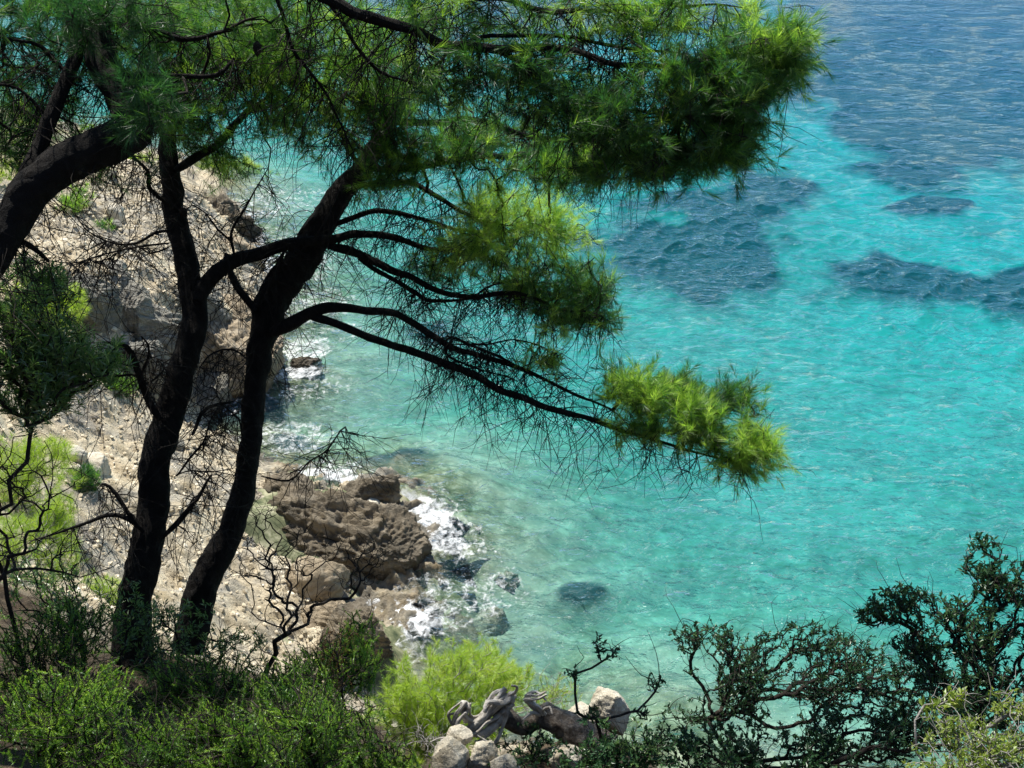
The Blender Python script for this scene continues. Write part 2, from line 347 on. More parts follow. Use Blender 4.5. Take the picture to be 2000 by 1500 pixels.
gx = axis(-18, 2, 0.075, -300, 150, 1.12); gy = axis(10, 40, 0.075, -200, 260, 1.06)
X, Y = np.meshgrid(gx, gy); P2 = np.column_stack([X.ravel(), Y.ravel()])
Z = land_h(P2)
F = grid_faces(len(gx), len(gy)); keep = (Z[F] > -1.6).any(1)
F = F[keep]; used = np.zeros(len(Z), bool); used[F] = True; idx = np.cumsum(used) - 1
litter = np.clip((11.5 - P2[:, 1]) / 2.0 + fbm(np.column_stack([P2, Z]) * 0.8, 3, 91) * 1.2, 0, 1) * np.clip((Z - 3) / 3, 0, 1)
obj('hillside', mesh_np('hillside', np.column_stack([P2, Z])[used], idx[F], True, {'litter': litter[used]}), M['scree'], kind='structure')
_nt = M['scree'].node_tree; _p = [n for n in _nt.nodes if n.type == 'BSDF_PRINCIPLED'][0]; _src = _p.inputs['Base Color'].links[0].from_socket
_at = _nt.nodes.new('ShaderNodeAttribute'); _at.attribute_name = 'litter'
_mx = _nt.nodes.new('ShaderNodeMix'); _mx.data_type = 'RGBA'; _nt.links.new(_at.outputs['Fac'], _mx.inputs[0]); _nt.links.new(_src, _mx.inputs[6])
_nn = noise_tex(_nt.nodes, _nt.links, [n for n in _nt.nodes if n.type == 'NEW_GEOMETRY'][0].outputs['Position'], 9.0, 6, 0.7)
_rr = ramp(_nt.nodes, [(0.35, (0.03, 0.022, 0.014)), (0.55, (0.09, 0.065, 0.04)), (0.75, (0.20, 0.15, 0.09))]); _nt.links.new(_nn.outputs['Fac'], _rr.inputs[0])
_nt.links.new(_rr.outputs[0], _mx.inputs[7]); _nt.links.new(_mx.outputs[2], _p.inputs['Base Color'])

# ------------------------------------------------------------------ sea bed
def seabed_depth(P):
    d = np.maximum(shore_dist(P), -4)
    dep = np.where(d < 0, 0.5 * d, np.where(d < 9, 0.28 * d, 2.52 + 0.055 * (d - 9)))
    dep = np.minimum(dep, 9 + (d > 0) * np.maximum(d - 90, 0) * 0.02)
    return np.minimum(dep, 25)
bx = axis(-25, 50, 0.3, -900, 900, 1.25); by = axis(7, 110, 0.3, -5, 1200, 1.25)
X, Y = np.meshgrid(bx, by); P2 = np.column_stack([X.ravel(), Y.ravel()])
sd = shore_dist(P2); dep = seabed_depth(P2)
q = np.column_stack([P2, P2[:, 0] * 0])
near = np.clip(1 - sd / 9, 0, 1)
zb = -dep - 0.15 + fbm(q * 0.7, 4, 41, ridged=True) * 0.30 * near + fbm(q * 0.25, 3, 43) * 0.25 + fbm(q * 2.5, 3, 47) * 0.10 * (0.3 + near)
def PB(u, v):           # where the line of sight meets the sea bed
    z = -3.0
    for _ in range(6):
        p = PZ(u, v, z); z = -float(seabed_depth(p[None, :2])[0])
    return PZ(u, v, z)
meadow_px = [   # seagrass meadows
    [(1130, 470), (1220, 410), (1330, 370), (1450, 340), (1560, 370), (1570, 440), (1540, 500), (1540, 570), (1440, 605), (1300, 590), (1190, 560), (1120, 520)],
    [(1600, 500), (1690, 470), (1800, 495), (1900, 530), (2060, 500), (2200, 540), (2200, 640), (2000, 610), (1850, 590), (1730, 590), (1640, 560), (1590, 530)],
    [(1490, -200), (1500, 40), (1520, 150), (1560, 235), (1640, 300), (1740, 345), (1850, 350), (2000, 345), (2300, 360), (2300, -200)],
    [(1720, 405), (1800, 385), (1900, 395), (1880, 415), (1760, 420)],
    [(1070, 1150), (1120, 1128), (1180, 1140), (1195, 1165), (1150, 1190), (1090, 1185)],
    [(950, 610), (1060, 585), (1010, 565), (880, 600), (760, 640), (830, 650)],
    [(300, -150), (1500, -150), (1500, 60), (1100, 90), (700, 120), (400, 130), (300, 100)],
    [(420, 790), (520, 770), (560, 800), (560, 830), (440, 830)], [(540, 860), (600, 850), (620, 880), (560, 890)],
    [(840, 1130), (900, 1085), (1000, 1040), (1010, 1050), (940, 1100), (870, 1150)], [(560, 960), (700, 900), (820, 880), (830, 890), (700, 920)]]
def poly_sd(P, poly):
    poly = np.asarray(poly); best = np.full(len(P), 1e9); ins = np.zeros(len(P), bool); x, y = P.T
    for a, b in zip(poly, np.roll(poly, -1, 0)):
        ab = b - a; t = np.clip(((P - a) @ ab) / (ab @ ab + 1e-12), 0, 1); d = np.hypot(*(P - a - t[:, None] * ab).T); best = np.minimum(best, d)
        c = ((a[1] > y) != (b[1] > y)) & (x < (b[0] - a[0]) * (y - a[1]) / (b[1] - a[1] + 1e-12) + a[0]); ins ^= c
    return np.where(ins, -best, best)
grass = np.zeros(len(P2))
for poly in meadow_px:
    W = np.array([PB(u, v)[:2] for u, v in poly])
    wide = np.clip(np.ptp(W, axis=0).min() * 0.22, 0.4, 4.2)
    if poly[0] == (1070, 1150): wide = 0.3; W = W.mean(0) + (W - W.mean(0)) * 1.25
    s = poly_sd(P2, W) + fbm(q * 0.35, 4, 61) * wide * 1.3
    grass = np.maximum(grass, np.clip(0.5 - s / wide, 0, 1))
zb = zb + grass * 0.25
m, nt, N, L = new_mat('sea_bed')
geo = N.new('ShaderNodeNewGeometry'); at = N.new('ShaderNodeAttribute'); at.attribute_name = 'grass'
ar = N.new('ShaderNodeAttribute'); ar.attribute_name = 'rocky'
n1 = noise_tex(N, L, geo.outputs['Position'], 0.5, 5, 0.6, 1.0)
r1 = ramp(N, [(0.3, (0.34, 0.34, 0.27)), (0.5, (0.48, 0.47, 0.39)), (0.7, (0.58, 0.56, 0.47))]); L.new(n1.outputs['Fac'], r1.inputs[0])
n2 = noise_tex(N, L, geo.outputs['Position'], 1.6, 9, 0.72, 0.3)
r2 = ramp(N, [(0.36, (0.045, 0.06, 0.035)), (0.5, (0.15, 0.16, 0.09)), (0.66, (0.40, 0.38, 0.26))]); L.new(n2.outputs['Fac'], r2.inputs[0])
mx = N.new('ShaderNodeMix'); mx.data_type = 'RGBA'; L.new(ar.outputs['Fac'], mx.inputs[0]); L.new(r1.outputs[0], mx.inputs[6]); L.new(r2.outputs[0], mx.inputs[7])
n3 = noise_tex(N, L, geo.outputs['Position'], 0.9, 8, 0.72, 1.0)
am = N.new('ShaderNodeMath'); am.operation = 'MULTIPLY_ADD'; am.inputs[1].default_value = 0.7; L.new(n3.outputs['Fac'], am.inputs[0]); L.new(at.outputs['Fac'], am.inputs[2])
gr = N.new('ShaderNodeMapRange'); gr.inputs['From Min'].default_value = 0.50; gr.inputs['From Max'].default_value = 1.2; L.new(am.outputs[0], gr.inputs['Value'])
mg = N.new('ShaderNodeMix'); mg.data_type = 'RGBA'; L.new(gr.outputs[0], mg.inputs[0]); L.new(mx.outputs[2], mg.inputs[6]); mg.inputs[7].default_value = (0.045, 0.075, 0.075, 1)
pb = N.new('ShaderNodeBsdfDiffuse'); L.new(mg.outputs[2], pb.inputs[0])
o = N.new('ShaderNodeOutputMaterial'); L.new(pb.outputs[0], o.inputs[0]); M['seabed'] = m
rocky = np.maximum(np.clip(1.25 - sd / 5.5 + fbm(q * 0.5, 3, 71) * 0.5, 0, 1), 0.55 * np.clip(1.25 - sd / 24 + fbm(q * 0.2, 3, 73) * 0.4, 0, 1))
obj('seabed', mesh_np('seabed', np.column_stack([P2, zb]), grid_faces(len(bx), len(by)), True, {'grass': grass, 'rocky': rocky}), M['seabed'], kind='structure')

# ------------------------------------------------------------------ sea surface
wr = np.random.default_rng(11)
NW = 64
lam = np.exp(wr.uniform(np.log(0.32), np.log(3.4), NW)); wdir = R(-82) + wr.normal(0, 0.55, NW); wph = wr.uniform(0, 6.283, NW)
kk = 2 * np.pi / lam; slope = 0.08 * (lam / 1.6) ** -0.05 * np.exp(-(lam / 5.0) ** 2); wamp = slope / kk
def waves(x, y, sp):
    z = np.zeros_like(x); dx = np.zeros_like(x); dy = np.zeros_like(x)
    gust = 0.75 + 0.5 * vnoise(np.stack([x * 0.12, y * 0.12, x * 0], -1), 5)
    for i in range(NW):
        c, s = np.cos(wdir[i]), np.sin(wdir[i]); ph = kk[i] * (x * c + y * s) + wph[i]
        att = np.clip((lam[i] / sp - 2.2) / 2.5, 0, 1) * wamp[i]
        z += att * np.sin(ph); cs = att * np.cos(ph) * 0.9; dx += cs * c; dy += cs * s
    return x + dx * gust, y + dy * gust, z * gust
wx = axis(-14, 20, 0.095, -3000, 3000, 1.03); wy = axis(12, 40, 0.085, 4, 4000, 1.016)
X, Y = np.meshgrid(wx, wy); SX, SY = np.meshgrid(np.gradient(wx), np.gradient(wy))
wX, wY, wZ = waves(X.ravel(), Y.ravel(), np.maximum(SX, SY).ravel())
WB1 = 0.45
m, nt, N, L = new_mat('sea_water')
geo = N.new('ShaderNodeNewGeometry')
mp = N.new('ShaderNodeMapping'); mp.inputs['Scale'].default_value = (0.8, 1.5, 1.0); mp.inputs['Rotation'].default_value = (0, 0, R(8)); L.new(geo.outputs['Position'], mp.inputs['Vector'])
na = noise_tex(N, L, mp.outputs[0], 1.5, 4, 0.6, 0.0)
bp = N.new('ShaderNodeBump'); bp.inputs['Strength'].default_value = 1.0; bp.inputs['Distance'].default_value = WB1; L.new(na.outputs['Fac'], bp.inputs['Height'])
tr = N.new('ShaderNodeBsdfTransparent')
df = N.new('ShaderNodeBsdfDiffuse'); dc = N.new('ShaderNodeMix'); dc.data_type = 'RGBA'; dc.inputs[6].default_value = (0.03, 0.20, 0.18, 1); dc.inputs[7].default_value = (0.03, 0.34, 0.68, 1); L.new(dc.outputs[2], df.inputs[0]); L.new(bp.outputs[0], df.inputs['Normal'])
mw = N.new('ShaderNodeMixShader'); mw.inputs[0].default_value = 0.22; L.new(tr.outputs[0], mw.inputs[1]); L.new(df.outputs[0], mw.inputs[2])
gl = N.new('ShaderNodeBsdfGlossy'); gl.inputs['Roughness'].default_value = 0.1; L.new(bp.outputs[0], gl.inputs['Normal'])
dt = N.new('ShaderNodeVectorMath'); dt.operation = 'DOT_PRODUCT'; L.new(geo.outputs['Incoming'], dt.inputs[0]); L.new(bp.outputs[0], dt.inputs[1])   # Schlick reflectance
ac = N.new('ShaderNodeMath'); ac.operation = 'ABSOLUTE'; L.new(dt.outputs['Value'], ac.inputs[0])
om = N.new('ShaderNodeMath'); om.operation = 'SUBTRACT'; om.inputs[0].default_value = 1.0; om.use_clamp = True; L.new(ac.outputs[0], om.inputs[1])
p5 = N.new('ShaderNodeMath'); p5.operation = 'POWER'; p5.inputs[1].default_value = 4.2; L.new(om.outputs[0], p5.inputs[0])
fr = N.new('ShaderNodeMath'); fr.operation = 'MULTIPLY_ADD'; fr.inputs[1].default_value = 0.975; fr.inputs[2].default_value = 0.025; L.new(p5.outputs[0], fr.inputs[0])
ms = N.new('ShaderNodeMixShader'); L.new(fr.outputs[0], ms.inputs[0]); L.new(mw.outputs[0], ms.inputs[1]); L.new(gl.outputs[0], ms.inputs[2])
va = N.new('ShaderNodeVolumeAbsorption'); va.inputs['Color'].default_value = (0.72, 0.975, 0.984, 1); va.inputs['Density'].default_value = 1.0
o = N.new('ShaderNodeOutputMaterial'); L.new(ms.outputs[0], o.inputs[0]); L.new(va.outputs[0], o.inputs['Volume']); M['sea'] = m
wd = seabed_depth(np.column_stack([wX, wY])); turb = 0.03 + 0.27 * (1 - np.exp(-np.maximum(wd, 0) / 4.5))
at = N.new('ShaderNodeAttribute'); at.attribute_name = 'column'; L.new(at.outputs['Fac'], mw.inputs[0])
ad = N.new('ShaderNodeAttribute'); ad.attribute_name = 'deep'; L.new(ad.outputs['Fac'], dc.inputs[0])
obj('sea', mesh_np('sea', np.column_stack([wX, wY, wZ]), grid_faces(len(wx), len(wy)), True, {'column': turb, 'deep': np.clip((wd - 1.0) / 4.0, 0, 1)}), m, kind='structure')

# foam where the swell breaks on the rocks; far patches paint in silver glitter
m, nt, N, L = new_mat('sea_foam_glitter')
geo = N.new('ShaderNodeNewGeometry'); at = N.new('ShaderNodeAttribute'); at.attribute_name = 'foam'
n1 = noise_tex(N, L, geo.outputs['Position'], 5.0, 10, 0.74, 0.5)
sm = N.new('ShaderNodeMath'); sm.operation = 'MULTIPLY_ADD'; sm.inputs[1].default_value = 1.7; L.new(n1.outputs['Fac'], sm.inputs[0]); L.new(at.outputs['Fac'], sm.inputs[2])
mr = N.new('ShaderNodeMapRange'); mr.inputs['From Min'].default_value = 1.16; mr.inputs['From Max'].default_value = 1.62; mr.inputs['To Max'].default_value = 0.9; L.new(sm.outputs[0], mr.inputs['Value'])
dd = N.new('ShaderNodeBsdfDiffuse'); dd.inputs[0].default_value = (0.86, 0.88, 0.88, 1); tt = N.new('ShaderNodeBsdfTransparent')
mx = N.new('ShaderNodeMixShader'); L.new(mr.outputs[0], mx.inputs[0]); L.new(tt.outputs[0], mx.inputs[1]); L.new(dd.outputs[0], mx.inputs[2])
o = N.new('ShaderNodeOutputMaterial'); L.new(mx.outputs[0], o.inputs[0]); M['foam'] = m
foam_glitter_px = [(880, 1040, 1.2, 0.7, -40, 0.34), (930, 1090, 1.2, 0.6, -30, 0.22), (860, 970, 0.9, 0.5, -30, 0.26), (650, 915, 1.2, 0.4, 0, 0.34), (830, 1215, 0.9, 0.5, 10, 0.36), (800, 1150, 1.0, 0.4, 20, 0.30), (590, 760, 1.6, 0.6, 10, 0.30), # centre, half sizes in metres, turn, strength
    (825, 1000, 0.95, 0.45, -30, 0.56), (850, 1050, 1.1, 0.5, -35, 0.45), (640, 930, 0.9, 0.28, -8, 0.52), (690, 945, 0.5, 0.2, 0, 0.5), (800, 1208, 0.6, 0.35, -20, 0.58), (740, 1190, 0.9, 0.4, 10, 0.42), (800, 1260, 0.5, 0.6, 0, 0.40),
    (590, 690, 0.9, 0.7, 40, 0.48), (575, 735, 0.9, 0.4, 10, 0.5), (640, 660, 1.6, 0.8, 20, 0.26), (510, 535, 1.0, 0.5, -10, 0.52), (520, 470, 2.2, 1.2, 20, 0.30), (560, 400, 2.2, 1.5, 20, 0.30), (580, 520, 1.6, 1.4, 0, 0.36),  # wide faint far-left patches stand for glitter, painted as pale cover
    (500, 400, 1.2, 2.0, 0, 0.30), (470, 870, 0.6, 0.8, 40, 0.34), (560, 860, 1.4, 0.7, 0, 0.36), (740, 1110, 0.8, 0.3, 20, 0.5), (900, 1180, 1.6, 0.7, 20, 0.33), (620, 600, 1.4, 1.2, 0, 0.34), (470, 800, 0.8, 0.4, 0, 0.36)]
Vs, Fs, As, of = [], [], [], 0
for u, v, a, b, th, st in foam_glitter_px:
    c = PZ(u, v, 0); n = 40; g = np.linspace(-1, 1, n); gxx, gyy = np.meshgrid(g, g); ct, sn = math.cos(R(th)), math.sin(R(th))
    lx, ly = gxx.ravel() * a * 1.7, gyy.ravel() * b * 1.7
    px, py, pz = waves(c[0] + lx * ct - ly * sn, c[1] + lx * sn + ly * ct, np.full(n * n, 0.13))
    rr = np.sqrt(gxx.ravel() ** 2 + gyy.ravel() ** 2)
    Vs.append(np.column_stack([px, py, pz + 0.025 + 0.004 * len(Vs)])); As.append(np.clip(st * np.clip((1 - rr) * 2.2, -1, 1), -1, 1)); Fs.append(grid_faces(n, n) + of); of += n * n
obj('foam', mesh_np('foam', np.vstack(Vs), np.vstack(Fs), True, {'foam': np.concatenate(As)}), m, kind='stuff', label='white foam washing round the shore rocks and silver glitter on the water farther off', cat='foam')

# ------------------------------------------------------------------ rocks
_ico = {}
def ico(sub):
    if sub not in _ico:
        bm = bmesh.new(); bmesh.ops.create_icosphere(bm, subdivisions=sub, radius=1.0)
        V = np.array([v.co[:] for v in bm.verts]); F = np.array([[v.index for v in f.verts] for f in bm.faces]); bm.free(); _ico[sub] = (V, F)
    return _ico[sub]
def rock_mesh(name, size, rot, seed, sub=5, cuts=14, rough=0.10, strata=0.05, sdir=(0.35, 0.3, 0.9), sfreq=7.0):
    V, F = ico(sub); V = V.copy(); rg = np.random.default_rng(seed)
    V *= (1 + 0.22 * fbm(V * 0.9 + seed, 3, seed))[:, None]
    for _ in range(cuts):
        n = rg.normal(size=3); n /= np.linalg.norm(n); d = rg.uniform(0.55, 0.9)
        h = V @ n - d; V = np.where((h > 0)[:, None], V - n * (h * 0.93)[:, None], V)
    nn = norm(V); sc = max(size)
    W = V * np.array(size)
    sdv = np.array(sdir) / np.linalg.norm(sdir)
    s = (W @ sdv) * sfreq / sc + 1.6 * fbm(W / sc * 2.0 + seed, 3, seed + 3)
    f = s - np.floor(s); led = np.minimum(f / 0.8, (1 - f) / 0.2)
    lm = 0.5 + 0.5 * fbm(W / sc * 2.2 + 9, 2, seed + 8)
    qa = W / sc + sdv * ((W @ sdv) / sc * 3.5)[:, None]
    fine = fbm(qa * 4.5 + seed, 5, seed + 6, gain=0.62, ridged=True)
    d = rough * 0.75 * fine * (0.6 + 0.6 * lm) + rough * (fbm(W / sc * 2.6 + seed * 3, 5, seed + 1, gain=0.55) * 0.9 + fbm(W / sc * 7 + seed, 4, seed + 5, ridged=True) * 0.40) + strata * (led - 0.5) * lm
    W = W + nn * (d * sc)[:, None]
    e = Euler(rot).to_matrix(); W = W @ np.array(e).T
    return W, F
def rock(name, at_, size, rot=(0, 0, 0), seed=1, mat='grey_rock', label='', cat='rock', group=None, **kw):
    W, F = rock_mesh(name, size, rot, seed, **kw)
    # geometry is kept in world metres round its own origin
    return obj(name, mesh_np(name, W, F, True), M[mat], label=label, cat=cat, group=group, loc=tuple(at_))

# shore rocks
def at_z(u, v, z): return PZ(u, v, z)
rock('shore_rock', at_z(655, 1050, 0.35), (2.2, 1.35, 1.25), (0.12, 0.05, -0.35), 3, 'brown_rock', 'large brown layered rock running out into the breaking foam', 'rock', sub=6, cuts=9, rough=0.15, strata=0.075, sdir=(0.3, -0.7, 0.65), sfreq=12)
rock('shore_rock', at_z(765, 1065, 0.15), (1.05, 1.0, 1.15), (0.1, -0.2, 0.5), 14, 'brown_rock', 'rounded brown seaward end of the promontory beside the white wash', 'rock', sub=6, cuts=9, rough=0.15, strata=0.085, sdir=(0.4, -0.7, 0.6), sfreq=8)
rock('shore_rock', at_z(735, 975, 0.15), (0.95, 0.65, 0.85), (0, 0.1, 0.1), 23, 'brown_rock', 'brown rock knob on the far side of the promontory', 'rock', sub=5, rough=0.14)
rock('shore_rock', at_z(555, 960, 0.35), (1.1, 0.75, 0.6), (0, 0.1, -0.3), 31, 'brown_rock', 'grey brown rock shelf just right of the second pine trunk', 'rock', sub=5, rough=0.13)
rock('boulder', at_z(615, 1140, 0.8), (0.85, 0.7, 0.8), (0.1, 0, 0.4), 8, 'tan_rock', 'rounded tan boulder behind the bare shrub', 'boulder', sub=5, cuts=10, rough=0.09)
rock('boulder', at_z(475, 1090, 1.0), (0.75, 0.6, 0.6), (0.3, 0, 0.9), 12, 'grey_rock', 'grey boulder between the second trunk and the tan boulder', 'boulder', sub=5)
rock('shore_rock', at_z(690, 1275, 0.35), (1.15, 1.0, 1.35), (0.1, 0.25, 0.6), 17, 'brown_rock', 'steep dark rock block above the narrow shaded water', 'rock', sub=6, cuts=12, rough=0.10)
rock('shore_rock', at_z(630, 1215, 0.75), (1.0, 0.7, 0.5), (0, 0.1, 0.1), 19, 'tan_rock', 'flat pale rock ledge below the tan boulder', 'rock', sub=5)
# rocks standing in the water further along
rock('sea_stack', at_z(600, 715, -0.12), (0.75, 0.35, 0.36), (0, 0.2, 0.6), 27, 'brown_rock', 'small brown rock awash beside the far foam', 'rock', sub=5, rough=0.14)
rock('shore_rock', at_z(455, 700, 0.8), (1.9, 1.5, 1.5), (0.2, 0.25, -0.5), 29, 'tan_rock', 'sunlit tan rock slope between the two straight trunks', 'rock', sub=6, rough=0.12, strata=0.08, sdir=(-0.5, -0.4, 0.7), sfreq=10)
rock('shore_rock', at_z(450, 620, 1.5), (1.7, 1.3, 0.9), (0.1, 0.3, -0.3), 37, 'tan_rock', 'tan rock bench above the sunlit rock slope', 'rock', sub=5, rough=0.11)
rock('shore_rock', at_z(410, 770, 0.3), (1.1, 0.9, 0.8), (0.2, 0, 0.3), 41, 'grey_rock', 'dark rock foot in the shade of the little inlet', 'rock', sub=5)
rock('shore_rock', at_z(432, 445, 0.35), (1.9, 1.9, 1.15), (0.2, 0.35, 0.4), 143, 'brown_rock', 'far brown rock point below the green pine bush', 'rock', sub=6, cuts=22, rough=0.20, strata=0.12)
rock('shore_rock', at_z(450, 500, 0.7), (1.8, 1.1, 0.9), (0, 0.3, 0.1), 47, 'tan_rock', 'tan shore rock seen through the arching limb', 'rock', sub=5, rough=0.12)
# layered cliff on the far side of the inlet
for (u, v, t, sz, rt, sd_, lb) in [
    (165, 610, 0, (1.3, 1.0, 1.45), (0.45, 0.35, 0.25), 51, 'grey slab at the left end of the layered cliff'),
    (240, 610, 0, (1.15, 0.9, 1.15), (0.5, 0.4, 0.3), 53, 'blocky grey slab with a sunlit top in the layered cliff'),
    (215, 552, 0, (0.9, 0.7, 0.6), (0.3, 0.3, 0.1), 55, 'grey block perched on top of the layered cliff'),
    (310, 680, 0, (1.5, 1.1, 2.1), (0.3, 0.3, 0.1), 57, 'tall shaded grey cliff face behind the first straight trunk'),
    (250, 720, 0, (1.45, 0.9, 1.3), (0.5, 0.35, 0.2), 59, 'smooth shaded grey rock at the foot of the layered cliff'),
    (380, 610, 0, (1.35, 1.1, 1.3), (0.3, 0.2, 0.4), 61, 'grey rock seen on both sides of the first straight trunk'),
    (300, 550, 0, (0.6, 0.5, 0.5), (0.3, 0.2, 0.9), 63, 'pale grey boulder on the scree above the layered cliff')]:
    rock('cliff_rock', PT(u, v, hit_t(u, v) + 0.45 * sz[1]), sz, rt, sd_, 'grey_rock', lb, 'rock', 'rocks of the layered cliff', sub=6, cuts=16, rough=0.08, strata=0.07, sdir=(0.45, -0.2, 0.85), sfreq=9)
# single boulders on the slope
for (u, v, z, s, sd_, lb) in [(192, 925, 4.2, 0.46, 65, 'pointed pale boulder casting a shadow beside the leaning twig'), (150, 905, 4.6, 0.34, 66, 'grey stone left of the pointed pale boulder'),
                             (230, 435, 5.9, 0.5, 67, 'flat pale stone high on the far scree'), (380, 1010, 2.6, 0.22, 68, 'small stone between the two trunks'), (350, 880, 2.7, 0.25, 69, 'small stone right of the first trunk by the inlet')]:
    p = PT(u, v, hit_t(u, v)); rock('boulder', (p[0], p[1], ground_z(p[0], p[1]) + s * 0.25), (s, s * 0.8, s * 0.85), (0.2, 0.3, sd_), sd_, 'pale_rock' if s > 0.25 else 'grey_rock', lb, 'boulder', sub=4)
# pale rocks on the near spur
def near_rock(u, v, t, sz, rt, sd_, lb): rock('boulder', PT(u, v, t), sz, rt, sd_, 'pale_rock', lb, 'boulder', None, sub=5, cuts=34, rough=0.055, strata=0.05)
near_rock(880, 1478, 8.2, (0.20, 0.2, 0.2), (0.1, 0.2, 0.3), 71, 'cream boulder at the bottom edge left of the stack')
near_rock(895, 1440, 8.4, (0.15, 0.13, 0.08), (0.2, 0.1, 0.6), 72, 'flat cream stone on top of the pale stack')
near_rock(945, 1480, 8.3, (0.19, 0.17, 0.21), (0, 0.3, 1.2), 73, 'cream boulder in the middle of the pale stack')
near_rock(985, 1500, 8.2, (0.15, 0.15, 0.14), (0.4, 0.2, 0.2), 74, 'small cream stone on the right of the pale stack')
near_rock(1190, 1385, 9.6, (0.25, 0.25, 0.30), (0.1, 0.1, 0.5), 75, 'tall pale boulder standing out against the water')
near_rock(1140, 1405, 9.6, (0.22, 0.2, 0.18), (0.3, 0.2, 0.1), 76, 'low pale boulder next to the tall pale boulder')
near_rock(1105, 1485, 8.6, (0.2, 0.17, 0.2), (0.1, 0.4, 0.8), 77, 'pale boulder under the fallen grey trunk')
# sunken rocks
for i, (u, v, sz, lb) in enumerate([(930, 1165, (0.75, 0.45, 0.3), 'pale sunken rock just under the surface by the dark seagrass patch'), (990, 1150, (0.4, 0.3, 0.25), 'small pale sunken rock next to the dark seagrass patch'),
                                    (880, 1220, (0.7, 0.4, 0.25), 'sunken rock off the white splash'), (960, 1235, (0.7, 0.5, 0.25), 'sunken pale rock above the young pine'), (840, 1190, (0.4, 0.3, 0.25), 'sunken brown rock beside the white splash'), (930, 1060, (0.7, 0.35, 0.25), 'sunken rock off the tip of the promontory'),
                                    (560, 870, (0.7, 0.5, 0.25), 'pale sunken rock beside the second trunk'), (620, 640, (0.9, 0.8, 0.3), 'pale sunken shelf in the far foam')]):
    p = PZ(u, v, -0.98); rock('sunken_rock', p, (sz[0], sz[1], 0.6), (0, 0, 0.5 * i), 81 + i, 'sunk_rock', lb, 'rock', 'sunken rocks', sub=5, rough=0.16)

# loose stones: the larger ones one by one, the rest as a mass
stone_me = []
for i in range(7):
    W, F = rock_mesh('stone', (1, 0.8, 0.62), (0, 0, 0), 200 + i, sub=2, cuts=10, rough=0.06, strata=0.0); stone_me.append((W, F))
shared = [mesh_np('stone', W, F, False) for W, F in stone_me]
for me, mn in zip(shared, ['pale_rock', 'grey_rock', 'scree', 'pale_rock', 'tan_rock', 'grey_rock', 'scree']): me.materials.append(M[mn])
sr = np.random.default_rng(5)
cand = np.column_stack([sr.uniform(-18, -4, 44000), sr.uniform(11, 42, 44000)])
cz = land_h(cand); sdist = shore_dist(cand); ok = (cz > 0.15) & (cz < 9.5) & (sdist < -0.25)
cand, cz = cand[ok], cz[ok]
n_big = 70
for i in range(n_big):
    s = sr.uniform(0.09, 0.24) * (1.4 if cand[i, 1] > 25 else 1)
    o = obj('stone', shared[i % 7], label='loose angular stone lying on the sunlit scree slope', cat='stone', group='loose stones on the scree', loc=(cand[i, 0], cand[i, 1], cz[i] + s * 0.2), rot=(sr.uniform(-.4, .4), sr.uniform(-.4, .4), sr.uniform(0, 6.28))); o.scale = (s, s, s)
V0, F0 = ico(1); Vs, Fs, of = [], [], 0
rest = cand[n_big:n_big + 17000]; rz = cz[n_big:n_big + 17000]; St = []
for (x, y), z in zip(rest, rz):
    s = 0.018 + 0.075 * sr.random() ** 2.6
    if y > 24: s *= 1.3
    W = V0 * sr.uniform(0.55, 1.15, (len(V0), 1)) * np.array([s, s * sr.uniform(.6, 1), s * sr.uniform(.4, .8)])
    a = sr.uniform(0, 6.28); c, s_ = math.cos(a), math.sin(a)
    W = W @ np.array([[c, -s_, 0], [s_, c, 0], [0, 0, 1]]).T + (x, y, z + s * 0.15)
    Vs.append(W); Fs.append(F0 + of); of += len(W); St.append(np.full(len(W), sr.random()))
obj('scree_rubble', mesh_np('scree_rubble', np.vstack(Vs), np.vstack(Fs), False, {'tint': np.concatenate(St)}), M['rubble'], kind='stuff', label='fine rubble covering the scree slope', cat='rubble')

